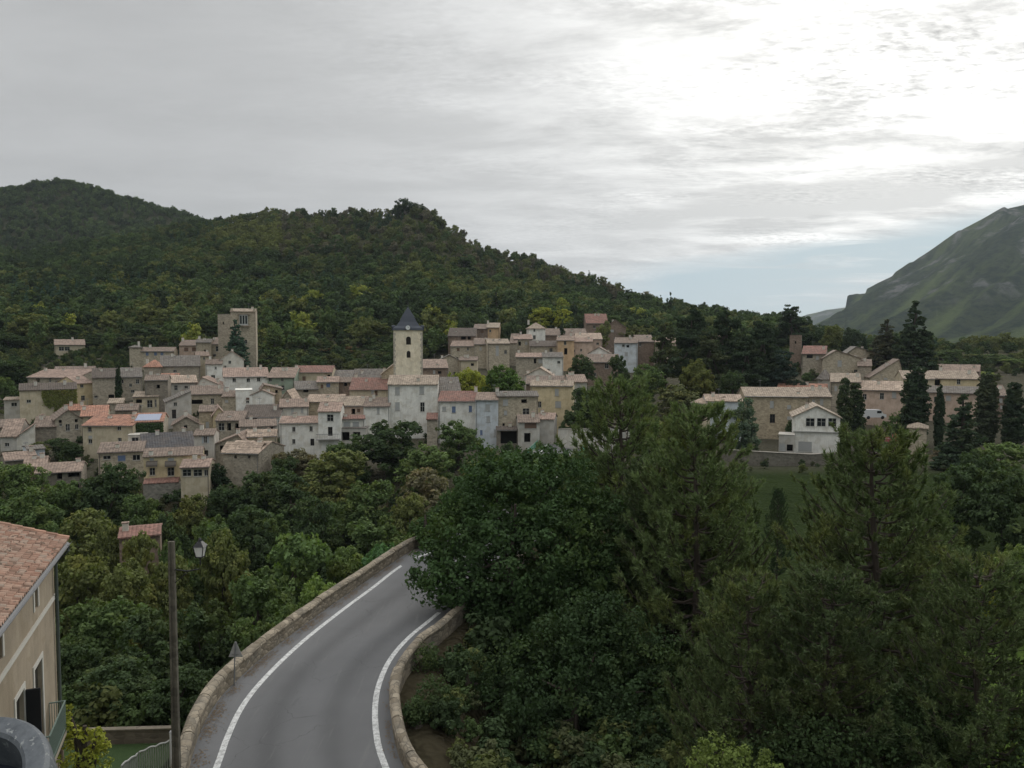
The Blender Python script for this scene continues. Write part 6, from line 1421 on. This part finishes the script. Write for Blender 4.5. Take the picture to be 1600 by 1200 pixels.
# yellow-green bush by the downpipe
def leafy():
    big_broad(128, 1160, 26, [(115, 1135, 20, 22, 0), (150, 1150, 22, 14, 0), (122, 1180, 30, 26, 0), (150, 1185, 22, 22, 0), (108, 1110, 10, 8, 0)], 62, 34, .062, .19, (.16, .18, .035), 'bright yellow-green bush beside the beige house', 41, name='bush')
leafy()

# ================================================================ wooded valley
def left_of_wall(px, D, wpx):
    if D > 64: return px
    xw = float(np.interp(D, [p.y for p in LW], [p.x for p in LW])); X = (px - 800) / FPX * D; r = wpx / 2 / FPX * D
    X = min(X, xw - r * .8 - .3); return 800 + FPX * X / D
VG = 'trees crowding the valley below the village'
val = [
 (18, 718, 108, 95, 'broad', LIT, 'light green tree at the left edge below the oldest barn'), (108, 748, 104, 80, 'broad', MDG, 'round green tree right below the old stone barn'),
 (172, 722, 106, 105, 'broad', DKG, 'round dark tree left of the house with awnings'), (222, 768, 100, 75, 'broad', MDG, 'mid green tree under the wall of the awning house'),
 (300, 768, 104, 62, 'broad', OLV, 'olive tree below the sunroom'), (352, 752, 107, 75, 'broad', DKG, 'dark tree right below the sunroom'), (410, 730, 108, 95, 'broad', DKG, 'dark tree right of the salmon-roofed barn'),
 (455, 742, 104, 80, 'tall', DKG, 'dark upright tree below the bright white house'), (525, 702, 112, 112, 'broad', OLV, 'large yellowish tree below the balcony house'), (575, 745, 102, 105, 'broad', MDG, 'green tree in front of the large yellowish tree'),
 (612, 652, 126, 112, 'broad', DKG, 'wide dark tree under the tall white house'), (716, 656, 130, 74, 'broad', MDG, 'upright green tree in front of the red-roofed white house'),
 (665, 694, 116, 95, 'broad', LIT, 'light green tree between the two trees under the white houses'), (668, 728, 106, 112, 'broad', BRO, 'brownish olive tree above the end of the road wall'), (745, 712, 118, 70, 'tall', OLV, 'olive green tree behind the leafy top of the roadside tree'),
 (495, 770, 92, 90, 'broad', DKG, 'dark tree in the middle of the valley'), (45, 762, 94, 110, 'broad', MDG, 'green tree behind the roof ridge of the beige house'), (135, 792, 88, 120, 'broad', OLV, 'large olive tree behind the beige house corner'),
 (168, 815, 82, 60, 'broad', OLV, 'olive tree left of the sunken red-roofed shed'), (222, 829, 76, 70, 'broad', OLV, 'olive tree in front of the sunken shed wall'), (268, 834, 76, 60, 'broad', MDG, 'green tree in front of the right end of the sunken shed'), (262, 800, 88, 66, 'broad', DKG, 'dark tree right behind the sunken shed'), (330, 800, 86, 90, 'broad', MDG, 'green tree above the street lantern'),
 (395, 790, 90, 90, 'broad', DKG, 'dark tree up the valley above the lantern'), (585, 800, 88, 110, 'broad', MDG, 'green tree left above the road wall'), (545, 850, 76, 90, 'broad', LIT, 'fresh green tree close above the road wall'), (600, 842, 74, 80, 'broad', (.035, .066, .028), 'blue-green tree at the upper end of the road wall'),
 (350, 826, 74, 90, 'broad', OLV, 'yellowish tree right beside the lantern'), (455, 828, 72, 125, 'broad', (.044, .066, .025), 'broad feathery green tree in the middle of the valley'), (400, 880, 64, 120, 'broad', MDG, 'green tree right of the lamp arm'), (500, 900, 60, 100, 'broad', (.056, .080, .024), 'bright green tree leaning toward the road wall'),
 (120, 862, 70, 110, 'broad', OLV, 'olive tree just right of the beige roof corner'), (195, 868, 66, 110, 'broad', OLV, 'olive tree between the beige house and the lamp pole'), (270, 868, 70, 80, 'broad', OLV, 'olive tree directly behind the top of the lamp pole'),
 (150, 930, 54, 130, 'broad', MDG, 'shaded tree behind the downpipe'), (235, 950, 50, 130, 'broad', DKG, 'dark tree just left of the lamp pole'), (320, 930, 54, 110, 'broad', DKG, 'dark tree between lamp pole and road sign'), (400, 960, 50, 90, 'broad', MDG, 'green tree right above the road sign'), (455, 940, 54, 90, 'broad', MDG, 'green tree beside the middle of the left wall'),
 (180, 1030, 43, 130, 'broad', DKG, 'darkest tree above the garden wall'), (280, 1040, 41, 100, 'broad', DKG, 'dark tree above the right end of the garden wall'), (105, 1000, 46, 90, 'broad', DKG, 'shaded tree tight behind the beige house'), (-30, 800, 90, 120, 'broad', MDG, 'tree mostly cut off by the left edge'),
 (470, 700, 122, 60, 'broad', BRO, 'brownish bush at the foot of the balcony house'), (440, 712, 118, 46, 'broad', DKG, 'dark bush at the foot of the bright white house'), (525, 690, 124, 50, 'broad', MDG, 'green tree at the foot of the garage with two dark bays'), (555, 688, 122, 46, 'broad', DKG, 'dark tree between the garage and the wide dark tree'),
 (430, 800, 96, 70, 'broad', MDG, 'green tree up the slope of the valley behind the feathery tree'), (640, 770, 96, 70, 'broad', OLV, 'olive tree beyond the end of the road wall'),
]
for (px, yt, D, w_, kd, col, lab) in val:
    tree(left_of_wall(px, D, w_), yt, D, w_, kd, col, lab, VG)

# ================================================================ trees in and round the village
VT = [
 (184, 569, 172, 10, 'cypress', BLK, 'single slim cypress in front of the large plain grey building'), (368, 496, 214, 50, 'spruce', BLU, 'dark fir in front of the square tower house'),
 (428, 504, 244, 34, 'tall', LIT, 'light green poplar-like tree right of the tower house'), (405, 560, 226, 30, 'broad', MDG, 'bush-like tree at the right foot of the tower house'),
 (786, 569, 158, 76, 'broad', (.030, .050, .014), 'large round dark green chestnut behind the stone building'), (733, 573, 166, 58, 'broad', YEL, 'yellow-green plane tree left of the round chestnut'), (757, 588, 160, 36, 'broad', YEL, 'small yellow-green tree tucked against the round chestnut'), (708, 578, 172, 36, 'broad', (.09, .105, .02), 'yellowish tree right of the bell tower'),
 (908, 553, 192, 48, 'broad', DKG, 'dark round tree right of the orange hill house'), (968, 553, 188, 34, 'broad', DKG, 'second dark round tree, right of the brown-roofed half hidden house'), (915, 600, 146, 56, 'broad', DKG, 'tall dark tree right of the pale yellow house'), (895, 640, 140, 40, 'broad', DKG, 'dark bush at the foot of the pale yellow house'),
 (1010, 568, 170, 70, 'broad', MDG, 'green tree behind the tallest pine'), (1060, 600, 160, 80, 'broad', (.05, .055, .025), 'brownish green tree behind the slender pine'), (1035, 650, 140, 80, 'broad', OLV, 'olive bush-like tree right of the tallest pine top'), (1060, 680, 130, 70, 'broad', MDG, 'green tree left of the whitish house'),
 (1082, 480, 186, 95, 'cedar', BLK, 'leftmost big dark cedar of the skyline clump'), (1135, 484, 190, 90, 'cedar', BLK, 'middle dark cedar of the skyline clump'), (1190, 500, 186, 100, 'cedar', BLK, 'right dark cedar of the clump, above the long tan roof'), (1110, 520, 176, 90, 'cedar', (.022, .028, .014), 'lower brownish cedar in front of the clump'), (1165, 520, 178, 90, 'cedar', BLK, 'lower dark cedar behind the long tan roof'), (1225, 548, 176, 66, 'cedar', (.014, .022, .018), 'blue-black cedar at the right foot of the clump'), (1040, 505, 200, 66, 'cedar', (.03, .038, .018), 'cedar with ragged top left of the dark clump'),
 (1238, 478, 262, 78, 'cedar', BLK, 'broad flat-topped dark cedar standing alone on the skyline'), (1090, 560, 166, 60, 'broad', (.045, .050, .016), 'olive bush in front of the cedar trunks'), (1145, 575, 164, 60, 'broad', DKG, 'dark undergrowth tree below the cedars'),
 (1048, 458, 345, 15, 'hillspruce', BLK, 'lone pointed conifer on the hill crest'), (1430, 466, 208, 78, 'spruce', BLK, 'tall dark spruce rising above the right-hand roofs'), (1385, 496, 222, 66, 'spruce', (.026, .028, .018), 'brownish spruce left of the tallest spruce'),
 (1300, 506, 262, 36, 'broad', OLV, 'yellowish round tree left of the small cypress row'), (1335, 519, 250, 9, 'cypress', BLK, 'tallest of the small cypresses above the right roofs'), (1351, 526, 250, 9, 'cypress', BLK, 'small cypress next to the tallest one above the right roofs'), (1322, 524, 250, 14, 'cypress', BLK, 'stout small cypress above the red roof on the right'),
 (1432, 567, 144, 38, 'cypress', BLK, 'large pointed cypress in front of the pale long roof'), (1469, 600, 142, 15, 'cypress', BLK, 'slim cypress right of the large pointed one'), (1320, 590, 140, 24, 'cypress', (.02, .028, .014), 'pointed cypress right behind the gabled cottage'), (1338, 598, 142, 28, 'cypress', (.018, .026, .013), 'rounder cypress leaning on the pointed one by the cottage'),
 (1543, 583, 146, 34, 'cypress', (.022, .028, .016), 'tall brownish cypress near the right edge'), (1586, 597, 142, 32, 'cypress', BLK, 'dark cypress at the right edge'), (1505, 610, 118, 80, 'spruce', (.020, .030, .018), 'dark spruce with drooping branches right of the gatehouse'),
 (1165, 622, 130, 46, 'tall', (.040, .055, .038), 'grey-green tree in front of the whitish house'), (1565, 690, 96, 90, 'broad', LIT, 'light green tree at the right edge above the dark hedge'), (1500, 722, 72, 100, 'broad', DKG, 'dark tree right of the largest pine'), (1572, 728, 68, 110, 'broad', DKG, 'very dark tree at the right edge beside the meadow'),
 (1395, 690, 118, 60, 'broad', MDG, 'green bush behind the top of the largest pine'), (1590, 850, 50, 80, 'broad', LIT, 'light green tree at the right edge above the bright grass'), (1545, 880, 50, 34, 'broad', YEL, 'small yellow-topped bush right of the largest pine'),
 (95, 684, 136, 46, 'broad', DKG, 'round dark tree in front of the grey gabled house'), (60, 690, 138, 30, 'broad', OLV, 'olive bush left of the grey gabled house'), (112, 690, 133, 34, 'broad', DKG, 'dark tree pressed against the solar panel house'),
 (340, 724, 118, 34, 'tall', BLK, 'dark shrub-like tree in the gap beside the sunroom'), (440, 706, 124, 40, 'broad', BRO, 'brownish bush under the bright white house'), (1405, 645, 148, 60, 'shrub', MDG, 'low green hedge bush under the pink house'), (1240, 655, 140, 40, 'shrub', DKG, 'dark low hedge left of the gabled cottage'), (1365, 672, 134, 50, 'shrub', OLV, 'olive shrub right of the gabled cottage'),
 (1393, 682, 128, 34, 'shrub', (.13, .045, .05), 'reddish flowering shrub left of the gatehouse'), (1470, 700, 124, 40, 'shrub', (.06, .05, .035), 'brownish shrub right of the gatehouse'),
 (800, 692, 128, 46, 'shrub', DKG, 'dark shrubs under the lean-to shelter'), (845, 690, 130, 26, 'shrub', MDG, 'green shrub by the end of the green railing'), (760, 700, 126, 40, 'shrub', OLV, 'olive shrub at the foot of the narrow white house'),
 (30, 560, 205, 44, 'broad', DKG, 'dark tree left of the wide orange hipped roof'), (-5, 560, 200, 60, 'broad', DKG, 'dark tree cut by the left edge above the ivy house'), (1535, 700, 84, 70, 'broad', DKG, 'dark round tree below the brownish cypress'), (8, 588, 178, 40, 'broad', MDG, 'mid green tree at the left edge above the ivy house'), (44, 487, 262, 66, 'broad', OLV, 'large yellowish tree on the far left above the lone cream house'), (12, 520, 250, 60, 'broad', DKG, 'dark tree at the far left edge of the hillside'), (160, 520, 262, 60, 'broad', DKG, 'round dark tree right of the lone cream house'), (110, 505, 275, 50, 'broad', MDG, 'mid green tree above the lone cream house'),
 (195, 525, 258, 44, 'broad', (.03, .036, .02), 'grey-brown tree left of the long upper house'), (232, 510, 270, 50, 'broad', (.04, .05, .03), 'grey-green tree above the long upper house'), (285, 488, 276, 40, 'tall', (.055, .07, .035), 'pale upright tree behind the pink house'), (320, 495, 272, 40, 'broad', DKG, 'dark tree left of the tower wing'),
 (463, 512, 262, 56, 'broad', OLV, 'rounded olive tree above the dull red roof'), (500, 462, 290, 44, 'spruce', BLK, 'dark conifer group member above the village centre, left one'), (540, 470, 292, 40, 'spruce', BLK, 'dark conifer above the grey barn roofs'), (445, 545, 246, 46, 'broad', MDG, 'green bush above the rose-roofed row'), (490, 550, 240, 46, 'broad', DKG, 'dark bush above the dull red roof'),
 (530, 540, 250, 60, 'broad', (.06, .04, .02), 'rusty brown bush above the grey barn'), (575, 500, 270, 70, 'broad', OLV, 'large yellowish tree left of the spire'), (590, 545, 246, 50, 'broad', MDG, 'green tree at the left of the bell tower'), (553, 560, 236, 44, 'broad', MDG, 'low green tree behind the slate grey barn'), (680, 520, 255, 60, 'broad', DKG, 'dark tree right of the spire'), (690, 490, 275, 46, 'broad', OLV, 'olive tree above the dark tree by the spire'),
 (731, 480, 272, 34, 'broad', (.03, .042, .02), 'round tree above the skylight house'), (845, 478, 285, 44, 'broad', YEL, 'yellow tree above the hill quarter, left one'), (880, 482, 285, 44, 'broad', YEL, 'yellow tree above the hill quarter, right one'), (908, 486, 275, 34, 'broad', DKG, 'dark tree left of the brick-red ruin'), (795, 505, 262, 46, 'broad', MDG, 'green tree behind the highest house of the hill quarter'), (775, 455, 300, 34, 'spruce', BLK, 'dark spruce above the hill quarter'), (725, 398, 400, 40, 'hillspruce', BLK, 'dark pointed conifer high on the hill slope right of centre'),
 (1000, 505, 262, 60, 'broad', (.045, .05, .02), 'olive tree on the slope left of the cedars'), (955, 490, 285, 50, 'broad', MDG, 'green tree above the rubble stone house'),
 (1485, 545, 250, 44, 'broad', MDG, 'green tree right of the tallest spruce'), (1520, 552, 246, 44, 'broad', OLV, 'olive tree behind the broad cream house'), (1556, 552, 240, 50, 'broad', MDG, 'round green tree behind the right edge houses'), (1590, 560, 230, 50, 'broad', LIT, 'light green tree at the right edge behind the houses'), (1535, 580, 215, 50, 'broad', (.075, .095, .025), 'yellow-green hedge tree behind the brown roofs'), (1460, 548, 256, 36, 'broad', DKG, 'dark tree at the right foot of the tallest spruce'),
]
for (px, yt, D, w_, kd, col, lab) in VT: tree(px, yt, D, w_, kd, col, lab)
# trees of the wood that can be told apart along its lower edge
rg_ = random.Random(5); used = []
zones = [(300, 'behind the upper left houses'), (620, 'above the village centre'), (900, 'behind the hill quarter'), (1300, 'left of the dark cedars')]
for i in range(170):
    px = rg_.uniform(-60, 1210); D = rg_.uniform(246, 318); X = (px - 800) / FPX * D; w_ = rg_.uniform(24, 46); kd = 'hill' if rg_.random() < .85 else 'hillspruce'
    if any(abs(px - a) < 14 and abs(D - b) < 9 for a, b in used): continue
    used.append((px, D)); g = gz(X, D); h = rg_.uniform(7, 12) * (1.25 if kd == 'hillspruce' else 1); yt = 537.1 + FPX * (CAMZ - g - h) / D
    tn, col = rg_.choice((('dark green', DKG), ('mid green', MDG), ('olive', OLV), ('mid green', MDG), ('dark green', DKG), ('yellowish', (.085, .095, .022))))
    zn = next((z for a, z in zones if px < a), zones[-1][1])
    tree(px, yt, D, w_ if kd == 'hill' else w_ * .5, kd, (BLK if kd != 'hill' else col), ('%s bushy tree at the lower edge of the wood %s' % (tn, zn)) if kd == 'hill' else 'pointed dark conifer at the lower edge of the wood ' + zn, 'trees at the lower edge of the wood ' + zn)
# trees round the crest rock
def crag():
    rg = np.random.default_rng(9); c = P(655, 350, 514); root = empty('rock_outcrop', (c.x, c.y, gz(c.x, c.y) - 8)); tag(root, 'grey craggy rock crowning the middle hill', 'rock')
    m, t, b = newmat('crag'); co = t.add('ShaderNodeTexCoord').outputs['Object']; cc = t.mix(t.g(t.noise(co, .35, 6, .7), [(.35, 0), (.65, 1)]), (.075, .075, .06), (.21, .20, .18)); cc = t.mix(t.g(t.noise(co, .16, 5, .6), [(.46, 0), (.54, 1)]), cc, (.035, .045, .02))
    t.put(b.inputs['Base Color'], cc); bump(t, b, t.noise(co, .8, 5, .7), 1, .8)
    for (x, y, z, r, h) in ((-7, 0, 0, 8, 13), (0, 1, 0, 9, 15), (7, 0, -2, 7, 12), (12, 1, -6, 5, 11), (-13, 2, -3, 5, 9)):
        n, k = 26, 12; V = []; F = []
        for i in range(k + 1):
            f = i / k
            for j in range(n):
                a = 6.283 * j / n; q = r * (1 - f ** 2.6) ** .5 * (1 + .9 * float(fbm(np.array(2.2 * math.cos(a) + x), np.array(2.2 * math.sin(a) + f * 4), 3))) + .05
                V.append((x + q * math.cos(a), y + q * math.sin(a) * .8, z + h * f + 1.2 * float(fbm(np.array(a * 2.0), np.array(f * 5.0 + x), 3))))
        for i in range(k):
            for j in range(n): F.append((i * n + j, i * n + (j + 1) % n, (i + 1) * n + (j + 1) % n, (i + 1) * n + j))
        F.append(tuple(k * n + j for j in range(n))); me = bpy.data.meshes.new('crag'); me.from_pydata(V, [], F); me.materials.append(m); me.update(); o = link(bpy.data.objects.new('crag', me)); o.parent = root
crag()
for i, (px, yt, w_, kd) in enumerate(((618, 318, 14, 'hill'), (631, 309, 24, 'hill'), (646, 314, 20, 'hill'), (660, 319, 14, 'hillspruce'), (672, 330, 16, 'hill'))):
    tree(px, yt, 502, w_ * 1.25, kd, BLK, ('leftmost', 'tallest', 'round-topped', 'pointed', 'rightmost')[i] + ' dark tree on the rocky hilltop', 'trees on the rocky hilltop')
# ---- haze
hz = MB(); hz.box(-6500, 6500, -4500, 8800, -150, 620)
m = bpy.data.materials.new('haze'); m.use_nodes = True; t = NT(m.node_tree)
for n_ in list(t.n): t.n.remove(n_)
vp = t.add('ShaderNodeVolumePrincipled'); vp.inputs['Color'].default_value = (.80, .90, 1.0, 1); vp.inputs['Density'].default_value = 0.00007; vp.inputs['Anisotropy'].default_value = .3
t.l.new(vp.outputs[0], t.add('ShaderNodeOutputMaterial').inputs['Volume'])
o = hz.build('haze', m); tag(o, 'thin bluish air haze over the valley', 'haze', kind='stuff')
